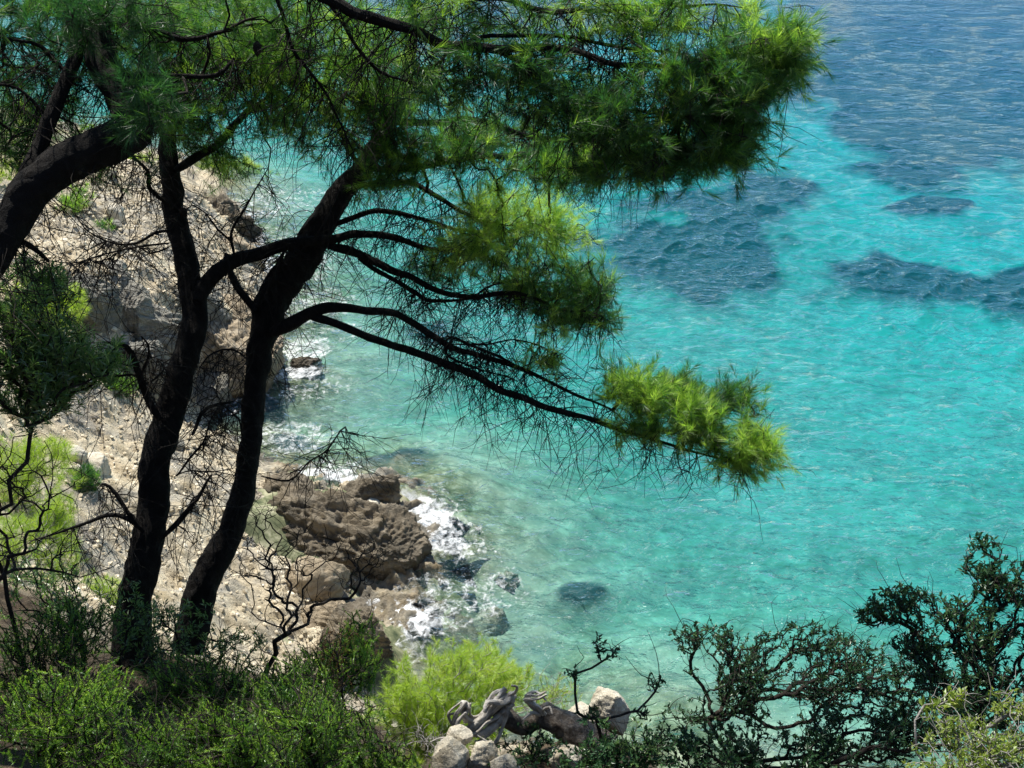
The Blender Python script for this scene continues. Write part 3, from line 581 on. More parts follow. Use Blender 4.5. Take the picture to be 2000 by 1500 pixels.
# ------------------------------------------------------------------ plants: growth
def grow(skel_pts, skel_par_len, tips, alpha=0.35, seg=0.10, wob=0.10, seed=0, droop=0.0, skel_dir=None):
    """Join every tip to the nearest point of the growing skeleton. Returns curves and radii weights."""
    rg = np.random.default_rng(seed)
    skel_pts = np.asarray(skel_pts, float)
    cap = len(skel_pts) + len(tips) * 12 + 10
    pos = np.empty((cap, 3)); plen = np.empty(cap); par = np.full(cap, -1); dirs = np.zeros((cap, 3)); n = len(skel_pts)
    pos[:n] = skel_pts; plen[:n] = skel_par_len
    if skel_dir is not None: dirs[:n] = skel_dir
    d0 = np.array([np.min(np.linalg.norm(skel_pts - t, axis=1)) for t in tips]); order = np.argsort(d0)
    curves = []; wt = np.zeros(cap)
    tipinfo = np.zeros((len(tips), 3))
    for ti in order:
        t = tips[ti]
        dv = np.linalg.norm(pos[:n] - t, axis=1); cost = dv + alpha * plen[:n]
        k = int(np.argmin(cost)); a = pos[k]; L = dv[k]
        if L < 1e-3: continue
        ns = int(min(11, max(2, L / seg)))
        v = t - a; dk = dirs[k]
        c1 = a + v * 0.45 + dk * L * 0.22 + rg.normal(size=3) * L * wob - np.array([0, 0, droop * L])
        s = np.linspace(0, 1, ns + 1)[1:, None]
        C = (1 - s) ** 2 * a + 2 * s * (1 - s) * c1 + s ** 2 * t
        if ns > 2: C[:-1] += rg.normal(size=(ns - 1, 3)) * L * 0.025
        ids = np.arange(n, n + ns)
        pos[n:n + ns] = C; par[n] = k; par[n + 1:n + ns] = ids[:-1]
        stp = np.linalg.norm(np.diff(np.vstack([a, C]), axis=0), axis=1); plen[n:n + ns] = plen[k] + np.cumsum(stp)
        dd = norm(np.diff(np.vstack([a, C]), axis=0)); dirs[n:n + ns] = dd; tipinfo[ti] = dd[-1]
        wt[n + ns - 1] += 1
        curves.append((k, ids)); n += ns
    for i in range(n - 1, -1, -1):
        if par[i] >= 0: wt[par[i]] += wt[i]
    return pos, wt, curves, tipinfo
def curves_to_paths(pos, wt, curves, r0, pw=0.42, rmax=1.0):
    out = []
    for k, ids in curves:
        pts = np.vstack([pos[k], pos[ids]]); w = np.concatenate([[wt[ids[0]]], wt[ids]])
        out.append((pts, np.minimum(r0 * np.maximum(w, 0.5) ** pw, rmax)))
    return out
def blob_points(spec, rg):
    """u,v,t centre; ru,rv in picture units at that distance, rt metres of depth; n points"""
    u, v, t, ru, rv, rt, n = spec[:7]
    n2 = int(n * 1.9); p = rg.normal(size=(n2, 3)); p = norm(p) * (rg.random((n2, 1)) ** (1 / 2.2)) * (1 + 0.25 * rg.random((n2, 1)))
    c = PT(u, v, t); ex = np.array([1, 0, 0]) * ru * K * t; ey = np.array([0, sp, cp]) * rv * K * t; ez = np.array([0, cp, -sp]) * rt
    W = c + p[:, :1] * ex + p[:, 1:2] * ey + p[:, 2:3] * ez
    key = fbm(W * (26.0 / t), 2, 5) + rg.random(n2) * 0.35          # gaps between sprays
    return W[np.argsort(-key)[:n]]
def needle_tufts(tips, dirs, tint, n_per, ln, wd, rg, shoot=0.10, spread=(0.35, 1.0), fade=0.0):
    """Pine shoots: thin needles raked forward along a short shoot."""
    T = len(tips); base = np.repeat(tips, n_per, 0); d = np.repeat(dirs, n_per, 0); m = len(base)
    a = rg.random(m); base = base - d * ((a * shoot)[:, None])
    ref = rg.normal(size=(m, 3)); side = norm(np.cross(d, ref))
    ang = spread[0] + (spread[1] - spread[0]) * a + rg.normal(0, 0.16, m)
    nd = d * np.cos(ang)[:, None] + side * np.sin(ang)[:, None]
    nd[:, 2] -= 0.06; nd = norm(nd)
    L = ln * rg.uniform(0.65, 1.15, m)
    w = norm(np.cross(nd, rg.normal(size=(m, 3)))) * (wd * 0.5)
    V = np.stack([base - w, base + w, base + nd * L[:, None]], 1).reshape(-1, 3)
    F = np.arange(m * 3).reshape(-1, 3)
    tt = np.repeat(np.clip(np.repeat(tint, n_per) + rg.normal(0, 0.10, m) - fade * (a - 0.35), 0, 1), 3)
    return V, F, tt
def broad_leaves(tips, dirs, tint, n_per, ln, wd, rg, shoot=0.05, up=0.3, open_=0.9):
    m = len(tips) * n_per; base = np.repeat(tips, n_per, 0); d = np.repeat(dirs, n_per, 0)
    a = rg.random(m); base = base - d * (a * shoot)[:, None]
    side = norm(np.cross(d, rg.normal(size=(m, 3))))
    ang = open_ * rg.uniform(0.4, 1.3, m)
    nd = d * np.cos(ang)[:, None] + side * np.sin(ang)[:, None]; nd[:, 2] += up * rg.random(m); nd = norm(nd)
    L = ln * rg.uniform(0.6, 1.15, m)
    upv = np.array([0, 0, 1.0]) + rg.normal(size=(m, 3)) * 0.45
    w = norm(np.cross(nd, upv)); nrm = np.cross(w, nd); w = w * (wd * 0.5 * L / ln)[:, None]
    mid = base + nd * (L * 0.5)[:, None]; fold = nrm * (wd * 0.18)
    V = np.stack([base, mid - w + fold, base + nd * L[:, None] - nrm * (L * 0.12)[:, None], mid + w + fold], 1).reshape(-1, 3)
    i = np.arange(m)[:, None] * 4; F = np.concatenate([i + np.array([0, 1, 2]), i + np.array([0, 2, 3])], 0)
    tt = np.repeat(np.clip(np.repeat(tint, n_per) + rg.normal(0, 0.14, m), 0, 1), 4)
    return V, F, tt

# ------------------------------------------------------------------ the tall pines
def px_path(pts, t0, t1, hw):
    """traced limb: picture positions with distance running from t0 to t1 and half widths"""
    n = len(pts); ts = np.linspace(t0, t1, n) if np.isscalar(t0) else t0
    h = np.interp(np.linspace(0, 1, n), np.linspace(0, 1, len(hw)), hw)
    P = np.array([PT(u, v, t) for (u, v), t in zip(pts, ts)])
    return P, h * K * ts
def pine(name_label, root, trunk, limbs, blobs, seed, tuft_n=40, ln=0.105, droops=160, thick=0.77):
    rg = np.random.default_rng(seed)
    e = empty('pine_tree', root, name_label, 'pine tree', 'tall pines on the cliff edge')
    inv = np.array(root)
    skel, slen, sdir = [], [], []
    P, r = px_path(*trunk); P, r = smooth_path(P, r, 0.04, 0.03, seed); r = r * thick * (1 + 0.10 * fbm(P * 5, 3, seed))
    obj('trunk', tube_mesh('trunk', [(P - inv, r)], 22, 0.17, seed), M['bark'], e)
    s0 = int(len(P) * 0.35); skel.append(P[s0:]); slen.append(np.linspace(0.8, 2.2, len(P) - s0)); sdir.append(norm(np.gradient(P, axis=0))[s0:])
    for i, lb in enumerate(limbs):
        P, r = px_path(*lb); P, r = smooth_path(P, r, 0.05, 0.045, seed + i + 1); r = r * 0.63 * (1 + 0.14 * fbm(P * 6, 3, seed + i)); r[:3] *= (0.55, 0.8, 0.95)[:len(r[:3])]
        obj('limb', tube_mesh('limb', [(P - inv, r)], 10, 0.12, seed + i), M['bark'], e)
        s0 = int(len(P) * 0.3); skel.append(P[s0:]); slen.append(np.linspace(0.5, 0.0, len(P) - s0)); sdir.append(norm(np.gradient(P, axis=0))[s0:])
    skel = np.vstack(skel); slen = np.concatenate(slen); sdir = np.vstack(sdir)
    tips = np.vstack([blob_points(b, rg) for b in blobs]); btint = np.concatenate([np.full(b[6], b[7]) for b in blobs])
    pos, wt, curves, td = grow(skel, slen, tips, 0.30, 0.09, 0.10, seed, 0.04, sdir)
    paths = curves_to_paths(pos, wt, curves, 0.0021, 0.42, 0.02)
    # hanging bare twigs
    nd = droops; ids = rg.integers(0, len(skel), nd); node_n = sum(len(c[1]) for c in curves)
    extra = np.array([pos[c[1][len(c[1]) // 2]] for c in curves])[rg.integers(0, len(curves), nd // 3)]
    starts = np.vstack([skel[ids], extra])
    for si, s in enumerate(starts):
        L = rg.uniform(0.12, 0.75) if si < nd else rg.uniform(0.06, 0.30); d = norm(np.array([rg.normal(0, 0.7), rg.normal(0, 0.7), -0.55 + rg.normal(0, 0.45)])); pts = [s]; k = 6
        for j in range(k):
            d = norm(d + rg.normal(size=3) * 0.28 + np.array([0, 0, -0.12])); pts.append(pts[-1] + d * L / k)
        paths.append((np.array(pts), np.linspace(0.0040, 0.0015, k + 1)))
        for _ in range(rg.integers(1, 7)):
            q = pts[rg.integers(1, k)]; d2 = norm(d + rg.normal(size=3) * 0.8); l2 = L * rg.uniform(0.2, 0.55)
            paths.append((np.array([q, q + d2 * l2 * 0.5 + rg.normal(size=3) * 0.01, q + d2 * l2 + np.array([0, 0, -0.03])]), np.array([0.0022, 0.0018, 0.0012])))
    obj('twigs', tube_mesh('twigs', [(p - inv, r) for p, r in paths], 4), M['twig'], e, kind='stuff')
    dirs = norm(td + np.array([0, 0, 0.30]) + rg.normal(size=td.shape) * 0.35)
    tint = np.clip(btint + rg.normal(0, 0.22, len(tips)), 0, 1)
    S = 3; tips = np.repeat(tips, S, 0); dirs = np.repeat(dirs, S, 0); tint = np.repeat(tint, S)
    off_ = rg.normal(size=tips.shape) * 0.075; off_[::S] = 0; tips = tips + off_; dirs = norm(dirs + off_ * 9 + rg.normal(size=dirs.shape) * 0.25)
    V, F, tt = needle_tufts(tips, dirs, tint, tuft_n, ln, 0.0027, rg, 0.10, (0.18, 0.85))
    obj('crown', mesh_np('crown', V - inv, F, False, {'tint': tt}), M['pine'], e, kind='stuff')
    return e

def cone(tree, u, v, t, sc=1.0):
    n, k = 15, 12; zz = np.linspace(0, 1, n); prof = 0.028 * np.sin(np.pi * np.clip(zz, 0.03, 0.97) ** 0.8) ** 0.8
    V = []
    for i in range(n):
        for j in range(k):
            a = (j + 0.5 * (i % 2)) / k * 6.283; r = prof[i] * (1.12 if (i + j) % 2 else 0.86); V.append((r * math.cos(a), r * math.sin(a), -zz[i] * 0.095))
    F = [(i * k + j, (i + 1) * k + j, (i + 1) * k + (j + 1) % k, i * k + (j + 1) % k) for i in range(n - 1) for j in range(k)]
    o = obj('cone', mesh_np('cone', np.array(V) * sc, np.array(F), False), M['twig'], tree); o.location = Vector(PT(u, v, t)) - tree.location; o.rotation_euler = (0.3 * math.sin(u), 0.4 * math.cos(v), u)
# first straight pine
p_first = pine('straight dark pine with the leftmost of the two upright trunks, arching limb to its right', PT(255, 1310, 7.2),
     ([(255, 1310), (262, 1180), (290, 1050), (305, 930), (325, 830), (350, 740), (378, 620), (370, 520), (345, 430), (335, 340), (330, 260), (345, 170), (375, 60), (392, -90), (400, -260)], 7.2, 7.8, [50, 42, 38, 36, 35, 33, 30, 28, 26, 23, 18, 15, 12, 9, 5]),
     [([(385, 590), (405, 550), (450, 512), (520, 490), (600, 472), (740, 460), (850, 482), (950, 505)], 7.35, 7.9, [28, 24, 22, 20, 16, 10, 8, 4]),
      ([(340, 335), (395, 300), (437, 268), (500, 200), (560, 150)], 7.4, 8.2, [15, 13, 12, 8, 4]),
      ([(332, 300), (310, 230), (320, 170), (420, 155), (450, 125), (520, 100)], 7.4, 7.0, [12, 9, 8, 7, 5, 3]),
      ([(312, 820), (285, 770), (268, 725), (240, 680), (200, 662)], 7.25, 6.9, [13, 11, 10, 8, 4]),
      ([(275, 735), (292, 700), (291, 672), (278, 657)], 7.1, 7.05, [5, 4, 3, 2]), ([(268, 733), (240, 736), (210, 736)], 7.1, 7.0, [5, 4, 3]), ([(285, 750), (305, 730), (315, 718), (300, 702)], 7.1, 7.2, [4, 3, 2, 2]),
      ([(318, 1050), (350, 1010), (385, 970), (410, 930)], 7.2, 7.0, [9, 8, 6, 3]), ([(370, 985), (400, 965)], 7.1, 7.1, [4, 2]),
      ([(285, 1040), (250, 1015), (210, 1011), (160, 1025), (70, 1056)], 7.2, 7.0, [10, 8, 6, 5, 2]), ([(270, 1022), (235, 985), (205, 960), (190, 955)], 7.15, 7.1, [7, 6, 5, 4]),
      ([(375, 850), (400, 810), (430, 790), (458, 779)], 7.3, 7.5, [8, 6, 5, 2]), ([(345, 930), (390, 880), (415, 830), (430, 800)], 7.3, 7.2, [4, 3, 2, 1.5]), ([(350, 925), (400, 920), (440, 915)], 7.3, 7.2, [2.5, 2, 1.2]),
      ([(335, 450), (300, 452), (270, 470), (225, 472), (170, 445), (140, 410)], 7.2, 6.9, [6, 5, 4, 3, 2, 1.5]), ([(330, 475), (280, 480), (230, 490), (160, 510), (90, 510)], 7.2, 6.8, [4, 3, 2.5, 2, 1.5]), ([(330, 483), (290, 495), (255, 478), (205, 505), (130, 520)], 7.2, 7.0, [4, 3, 2.5, 2, 1.3]),
      ([(330, 400), (300, 370), (290, 330), (262, 300)], 7.3, 7.1, [9, 7, 5, 4]),
      ([(458, 500), (456, 455), (478, 405), (500, 360), (530, 330)], 7.45, 7.4, [6, 4, 3, 2, 1.5]), ([(455, 475), (420, 450), (395, 420), (365, 400)], 7.45, 7.3, [4, 3, 2, 2])],
     [(480, 170, 7.5, 110, 90, 0.35, 130, 0.55), (420, 80, 7.5, 120, 80, 0.4, 110, 0.5), (560, 120, 7.3, 120, 80, 0.35, 130, 0.58), (380, 250, 7.7, 70, 60, 0.4, 50, 0.5), (330, 130, 7.4, 90, 100, 0.5, 60, 0.4),
      (380, -120, 7.8, 260, 110, 1.0, 90, 0.5), (870, 510, 7.9, 70, 40, 0.3, 45, 0.45), (960, 520, 7.9, 60, 40, 0.3, 30, 0.5), (440, 300, 7.8, 60, 40, 0.3, 24, 0.55), (300, 40, 7.2, 90, 60, 0.5, 50, 0.4)], 101, droops=800)
# second pine, leaning out over the sea
p_second = pine('dark pine leaning right over the turquoise water with long low branches', PT(365, 1270, 7.6),
     ([(365, 1270), (400, 1135), (448, 1040), (475, 950), (488, 850), (495, 750), (513, 660), (530, 590), (575, 520), (620, 450), (665, 385), (712, 325), (755, 245), (790, 160), (803, 50), (812, -90), (820, -220)], 7.6, 8.0, [38, 38, 30, 27, 26, 27, 33, 42, 39, 35, 30, 24, 19, 15, 12, 9, 5]),
     [([(530, 650), (575, 628), (630, 602), (700, 605), (770, 612), (830, 640), (880, 670), (950, 697), (1040, 730), (1130, 770), (1200, 800)], 7.6, 7.5, [24, 20, 16, 12, 11, 10, 9, 8, 6, 4, 3]),
      ([(600, 616), (660, 632), (740, 660), (820, 690), (900, 725), (980, 760), (1060, 785), (1150, 818), (1250, 852), (1350, 882), (1440, 905)], 7.6, 7.3, [14, 13, 12, 12, 12, 11, 10, 8, 6, 4, 2]),
      ([(640, 480), (700, 497), (770, 530), (830, 560), (900, 577), (1000, 575), (1100, 605), (1180, 620)], 7.75, 7.6, [14, 13, 11, 9, 8, 6, 4, 2]),
      ([(700, 505), (760, 545), (810, 570), (840, 588), (900, 582), (940, 560)], 7.75, 7.9, [8, 7, 7, 6, 4, 3]),
      ([(650, 440), (720, 415), (790, 420), (870, 440), (950, 450), (1050, 440)], 7.8, 7.6, [9, 8, 7, 6, 4, 2]),
      ([(690, 365), (770, 355), (850, 380), (920, 420), (980, 440)], 7.85, 7.4, [11, 9, 8, 6, 3]),
      ([(720, 330), (790, 330), (860, 318), (950, 306), (1060, 302), (1180, 310), (1300, 300)], 7.9, 8.4, [12, 11, 10, 9, 8, 5, 2]),
      ([(760, 240), (850, 236), (960, 246), (1030, 262), (1130, 275), (1240, 270)], 7.95, 8.7, [11, 10, 9, 8, 5, 2]),
      ([(500, 610), (475, 575), (455, 540), (445, 500)], 7.6, 7.8, [14, 12, 10, 7]), ([(505, 600), (530, 545), (550, 505), (565, 480)], 7.6, 7.5, [8, 6, 5, 3]),
      ([(510, 930), (560, 936), (600, 900), (640, 872), (676, 838)], 7.6, 7.2, [3, 3, 2.2, 2, 1.2]), ([(480, 700), (450, 680), (420, 690), (395, 720)], 7.6, 7.7, [4, 3, 3, 2]), ([(485, 880), (470, 820), (440, 790), (420, 760)], 7.6, 7.4, [3, 2.5, 2, 1.5]),
      ([(1040, 735), (980, 700), (880, 660), (870, 690), (920, 710), (1000, 745)], 7.5, 7.5, [4, 4, 4, 4, 3, 2]),
      ([(880, 672), (940, 680), (1010, 660), (1080, 690)], 7.5, 7.4, [3, 3, 2, 1.5]), ([(700, 320), (660, 250), (640, 180), (650, 120)], 7.9, 7.4, [9, 7, 5, 3]), ([(780, 190), (700, 150), (620, 120), (560, 130)], 7.95, 7.6, [8, 6, 4, 3])],
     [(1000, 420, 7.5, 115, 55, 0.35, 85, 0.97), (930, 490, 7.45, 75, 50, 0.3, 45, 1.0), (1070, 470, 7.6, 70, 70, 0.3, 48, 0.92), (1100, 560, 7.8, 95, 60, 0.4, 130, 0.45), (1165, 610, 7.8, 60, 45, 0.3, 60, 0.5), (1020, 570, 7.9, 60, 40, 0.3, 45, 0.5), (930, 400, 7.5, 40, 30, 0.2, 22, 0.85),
      (1300, 790, 7.35, 90, 40, 0.28, 80, 0.72), (1370, 820, 7.3, 95, 38, 0.28, 85, 0.66), (1250, 765, 7.4, 65, 36, 0.25, 50, 0.75), (1430, 860, 7.25, 80, 38, 0.25, 75, 0.76), (1340, 760, 7.6, 70, 35, 0.25, 70, 0.35), (1290, 835, 7.35, 90, 24, 0.2, 40, 0.7), (1475, 885, 7.2, 36, 40, 0.2, 32, 0.85), (1400, 780, 7.55, 70, 32, 0.2, 50, 0.3), (1450, 890, 7.2, 45, 30, 0.2, 34, 0.8), (1075, 710, 7.45, 45, 20, 0.12, 16, 0.95), (1070, 640, 7.7, 50, 18, 0.2, 10, 0.9), (1210, 740, 7.5, 30, 30, 0.15, 18, 0.4),  # low clump; its shaded upper right back is painted in with darker needle tint
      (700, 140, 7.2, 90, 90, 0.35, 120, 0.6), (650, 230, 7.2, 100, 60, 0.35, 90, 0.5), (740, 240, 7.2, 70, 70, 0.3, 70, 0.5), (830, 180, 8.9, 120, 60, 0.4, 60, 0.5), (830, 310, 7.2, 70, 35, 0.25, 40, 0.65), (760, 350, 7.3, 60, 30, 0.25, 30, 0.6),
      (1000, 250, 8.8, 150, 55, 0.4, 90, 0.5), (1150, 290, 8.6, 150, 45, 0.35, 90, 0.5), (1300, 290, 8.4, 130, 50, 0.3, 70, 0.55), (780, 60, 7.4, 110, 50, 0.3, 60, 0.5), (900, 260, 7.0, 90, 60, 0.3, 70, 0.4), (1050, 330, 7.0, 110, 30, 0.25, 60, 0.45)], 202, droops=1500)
# third pine, nearest, leaning in from the left edge, with the long top branch
p_third = pine('thick leaning pine entering at the left edge, its long branch crossing the top', PT(-450, 1330, 5.9),
     ([(-450, 1330), (-330, 1000), (-190, 760), (-70, 560), (0, 470), (45, 385), (110, 325), (195, 292), (258, 255), (245, 195), (205, 125), (182, 35), (172, -90), (200, -260)], np.array([5.9, 5.4, 5.45, 5.55, 5.65, 5.7, 5.75, 5.85, 5.95, 6.0, 6.05, 6.1, 6.15, 6.2]), 0, [66, 62, 56, 44, 42, 46, 46, 50, 50, 46, 38, 33, 28, 15]),
     [([(40, 400), (62, 315), (105, 228), (142, 150), (152, 60), (140, -60)], 5.8, 6.2, [26, 22, 22, 20, 18, 12]),
      ([(190, 20), (290, -80), (430, -90), (560, -40), (640, 5), (720, 36), (800, 60), (870, 84), (950, 92), (1040, 96), (1150, 112), (1250, 125), (1350, 120), (1450, 95), (1520, 75)], 6.0, 5.8, [24, 22, 20, 18, 18, 17, 16, 14, 13, 11, 9, 8, 6, 4, 2]),
      ([(950, 92), (1030, 125), (1075, 185), (1160, 210), (1240, 215), (1330, 240)], 5.9, 5.9, [9, 8, 6, 5, 4, 2]), ([(900, 86), (960, 68), (1090, 70), (1200, 90), (1330, 108), (1420, 150)], 5.95, 6.1, [6, 6, 6, 5, 4, 2]),
      ([(560, -45), (760, -60), (900, -15), (1000, 8), (1060, 25), (1200, 16), (1350, 6), (1450, 10)], 6.0, 5.9, [10, 9, 9, 8, 8, 6, 4, 2]),
      ([(225, 160), (290, 145), (340, 158), (420, 155), (450, 120)], 6.1, 6.3, [12, 10, 8, 7, 4]), ([(195, 40), (290, 48), (350, 72), (440, 60)], 6.1, 6.3, [14, 12, 9, 5]), ([(100, 235), (40, 170), (-20, 165)], 6.0, 5.9, [6, 5, 4]), ([(140, 150), (80, 90), (20, 80), (-60, 60)], 6.1, 6.0, [8, 6, 5, 4]),
      ([(0, 462), (60, 480), (95, 505)], 5.7, 5.9, [9, 8, 5]), ([(640, 5), (700, 90), (760, 150), (840, 170)], 6.35, 6.8, [7, 6, 4, 3]), ([(520, -60), (560, 60), (600, 130), (640, 200), (690, 300)], 6.3, 6.6, [7, 6, 5, 4, 2])],
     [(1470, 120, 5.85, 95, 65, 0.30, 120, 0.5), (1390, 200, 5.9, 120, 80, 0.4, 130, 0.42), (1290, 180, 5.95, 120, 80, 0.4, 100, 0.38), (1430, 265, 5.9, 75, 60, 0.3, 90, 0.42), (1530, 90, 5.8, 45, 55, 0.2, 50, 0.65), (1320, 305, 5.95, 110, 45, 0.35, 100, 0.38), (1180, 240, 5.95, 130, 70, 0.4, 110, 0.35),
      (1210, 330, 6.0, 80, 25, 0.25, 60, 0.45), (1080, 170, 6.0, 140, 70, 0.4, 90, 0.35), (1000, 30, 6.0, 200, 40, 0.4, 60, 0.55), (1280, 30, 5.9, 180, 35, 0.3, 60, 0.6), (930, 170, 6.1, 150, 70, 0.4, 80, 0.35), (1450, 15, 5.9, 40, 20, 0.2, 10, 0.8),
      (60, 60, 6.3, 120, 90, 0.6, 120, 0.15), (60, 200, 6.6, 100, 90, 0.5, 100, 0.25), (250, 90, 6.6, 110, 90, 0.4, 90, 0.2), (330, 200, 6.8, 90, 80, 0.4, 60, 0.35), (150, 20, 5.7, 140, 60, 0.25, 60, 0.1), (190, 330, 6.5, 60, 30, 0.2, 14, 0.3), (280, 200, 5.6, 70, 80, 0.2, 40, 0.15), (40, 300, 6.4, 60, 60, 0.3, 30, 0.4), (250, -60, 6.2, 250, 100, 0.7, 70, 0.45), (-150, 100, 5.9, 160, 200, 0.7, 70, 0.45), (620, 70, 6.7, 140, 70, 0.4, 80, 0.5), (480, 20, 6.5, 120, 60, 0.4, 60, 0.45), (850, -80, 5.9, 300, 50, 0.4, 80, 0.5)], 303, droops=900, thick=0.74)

for t_, u, v, d, sc in [(p_first, 285, 200, 7.0, 1.0), (p_first, 352, 405, 7.1, 0.9), (p_second, 742, 343, 7.5, 1.1), (p_second, 735, 352, 7.55, 1.0), (p_third, 502, 80, 6.2, 1.0), (p_third, 1224, 222, 5.75, 1.1), (p_third, 1030, 130, 5.9, 0.9)]: cone(t_, u, v, d, sc)

# ------------------------------------------------------------------ shrubs
def shrub(name, label, cat, root, blobs, seed, kind='heath', mat=None, twig='twig', n_stem=5, r0=0.0018, bare=0, leaf=True, group=None, tn=None, ln=None, alpha=0.45, dirup=0.4, wob=0.12, leafw=None, seg=0.07, rmax=0.022, mult=1.0):
    blobs = [(*b[:6], int(b[6] * mult), b[7]) for b in blobs]
    rg = np.random.default_rng(seed); root = np.asarray(root, float)
    e = empty(name, root, label, cat, group)
    tips = np.vstack([blob_points(b, rg) for b in blobs]); btint = np.concatenate([np.full(b[6], b[7]) for b in blobs])
    base = root + np.column_stack([rg.normal(0, 0.03, n_stem), rg.normal(0, 0.03, n_stem), np.zeros(n_stem)])
    pos, wt, curves, td = grow(base, np.zeros(n_stem), tips, alpha, seg, wob, seed, 0.02, np.tile([0, 0, 0.7], (n_stem, 1)))
    paths = curves_to_paths(pos, wt, curves, r0, 0.40, rmax)
    for _ in range(bare):
        c = curves[rg.integers(0, len(curves))][1]; s = pos[c[rg.integers(0, len(c))]]; d = norm(rg.normal(size=3) + np.array([0, 0, 0.5])); L = rg.uniform(0.08, 0.3); pts = [s]
        for j in range(4): d = norm(d + rg.normal(size=3) * 0.35); pts.append(pts[-1] + d * L / 4)
        paths.append((np.array(pts), np.linspace(r0 * 1.3, r0 * 0.5, 5)))
    obj('branches', tube_mesh('branches', [(p - root, r) for p, r in paths], 5), M[twig], e, kind='stuff')
    if leaf:
        dirs = norm(td + np.array([0, 0, dirup]) + rg.normal(size=td.shape) * 0.3); tint = np.clip(btint + rg.normal(0, 0.2, len(tips)), 0, 1)
        if kind == 'heath':
            V, F, tt = needle_tufts(tips, dirs, tint, tn or 60, ln or 0.016, leafw or 0.0032, rg, 0.20, (0.40, 1.05), 0.7)
        elif kind == 'pine':
            V, F, tt = needle_tufts(tips, dirs, tint, tn or 50, ln or 0.08, leafw or 0.0026, rg, 0.10)
        elif kind == 'narrow':
            V, F, tt = broad_leaves(tips, dirs, tint, tn or 12, ln or 0.055, leafw or 0.009, rg, 0.10, 0.2, 0.9)
        else:
            V, F, tt = broad_leaves(tips, dirs, tint, tn or 9, ln or 0.034, leafw or 0.014, rg, 0.06, 0.3, 0.9)
        obj('foliage', mesh_np('foliage', V - root, F, False, {'tint': tt}), M[mat or kind], e, kind='stuff')
    return e
def on_ground(u, v, t):
    p = PT(u, v, t); p[2] = ground_z(p[0], p[1]) - 0.03; return p
def root_below(u, v, t, drop=0.0):
    p = PT(u, v, t); g = ground_z(p[0], p[1]); p[2] = g - 0.03; return p

# heath along the bottom left
heath = [((90, 1420, 4.6), [(90, 1400, 4.7, 130, 90, 0.30, 420, 0.6), (160, 1340, 5.0, 100, 50, 0.25, 220, 0.75)], 'bright tipped heath bush in the bottom left corner'),
         ((250, 1480, 4.4), [(230, 1450, 4.6, 110, 70, 0.25, 300, 0.45)], 'darker heath bush at the bottom edge below the first trunk'),
         ((440, 1480, 4.5), [(430, 1450, 4.8, 110, 70, 0.25, 320, 0.6), (380, 1400, 5.0, 50, 40, 0.2, 90, 0.6)], 'heath bush at the bottom edge with pale bare stems'),
         ((600, 1500, 4.6), [(600, 1440, 5.0, 110, 80, 0.3, 380, 0.6), (560, 1350, 5.4, 90, 60, 0.25, 200, 0.65)], 'heath bush at the bottom edge in front of the dark rock block'),
         ((650, 1380, 5.8), [(650, 1290, 6.0, 90, 60, 0.25, 260, 0.7), (690, 1235, 6.1, 50, 40, 0.2, 90, 0.8), (590, 1340, 5.9, 80, 60, 0.25, 180, 0.6)], 'tall heath bush with rusty sprigs before the dark rock block'),
         ((730, 1500, 5.2), [(700, 1440, 5.4, 70, 70, 0.25, 180, 0.5), (750, 1480, 5.4, 60, 40, 0.2, 120, 0.55)], 'small heath bush beside the bright young pine'),
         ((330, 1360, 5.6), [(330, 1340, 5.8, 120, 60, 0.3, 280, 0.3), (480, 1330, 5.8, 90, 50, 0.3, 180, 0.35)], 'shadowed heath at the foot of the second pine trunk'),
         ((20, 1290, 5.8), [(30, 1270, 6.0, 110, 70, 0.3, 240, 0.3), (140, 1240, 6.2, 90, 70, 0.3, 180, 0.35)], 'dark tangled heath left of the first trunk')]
for i, (rt, bl, lb) in enumerate(heath):
    shrub('heath_bush', lb, 'shrub', root_below(*rt), bl, 400 + i, 'heath', bare=110, group='heath bushes along the bottom left', tn=85, dirup=1.0, ln=0.017, leafw=0.0048, mult=0.95)
shrub('dry_sprigs', 'rusty dry sprigs standing in the tall heath bush', 'dry plant', root_below(660, 1370, 5.7), [(665, 1280, 5.8, 50, 60, 0.15, 40, 0.6)], 420, 'heath', 'rustleaf', tn=40)
# broom at the foot of the trunks
shrub('dark_shrub', 'dark leafy shrub wrapped round the base of the first trunk', 'shrub', root_below(170, 1300, 6.3), [(150, 1180, 6.6, 110, 70, 0.35, 170, 0.35), (60, 1150, 6.6, 80, 70, 0.3, 100, 0.4), (290, 1240, 6.5, 80, 60, 0.3, 110, 0.3)], 430, 'narrow', 'olive', bare=60, tn=10, ln=0.045)
shrub('dark_shrub', 'dark leafy shrub between the feet of the two trunks', 'shrub', root_below(350, 1310, 6.6), [(350, 1230, 6.7, 70, 60, 0.25, 90, 0.3), (450, 1270, 6.8, 70, 50, 0.3, 90, 0.35)], 431, 'narrow', 'olive', bare=80, tn=10, ln=0.04)
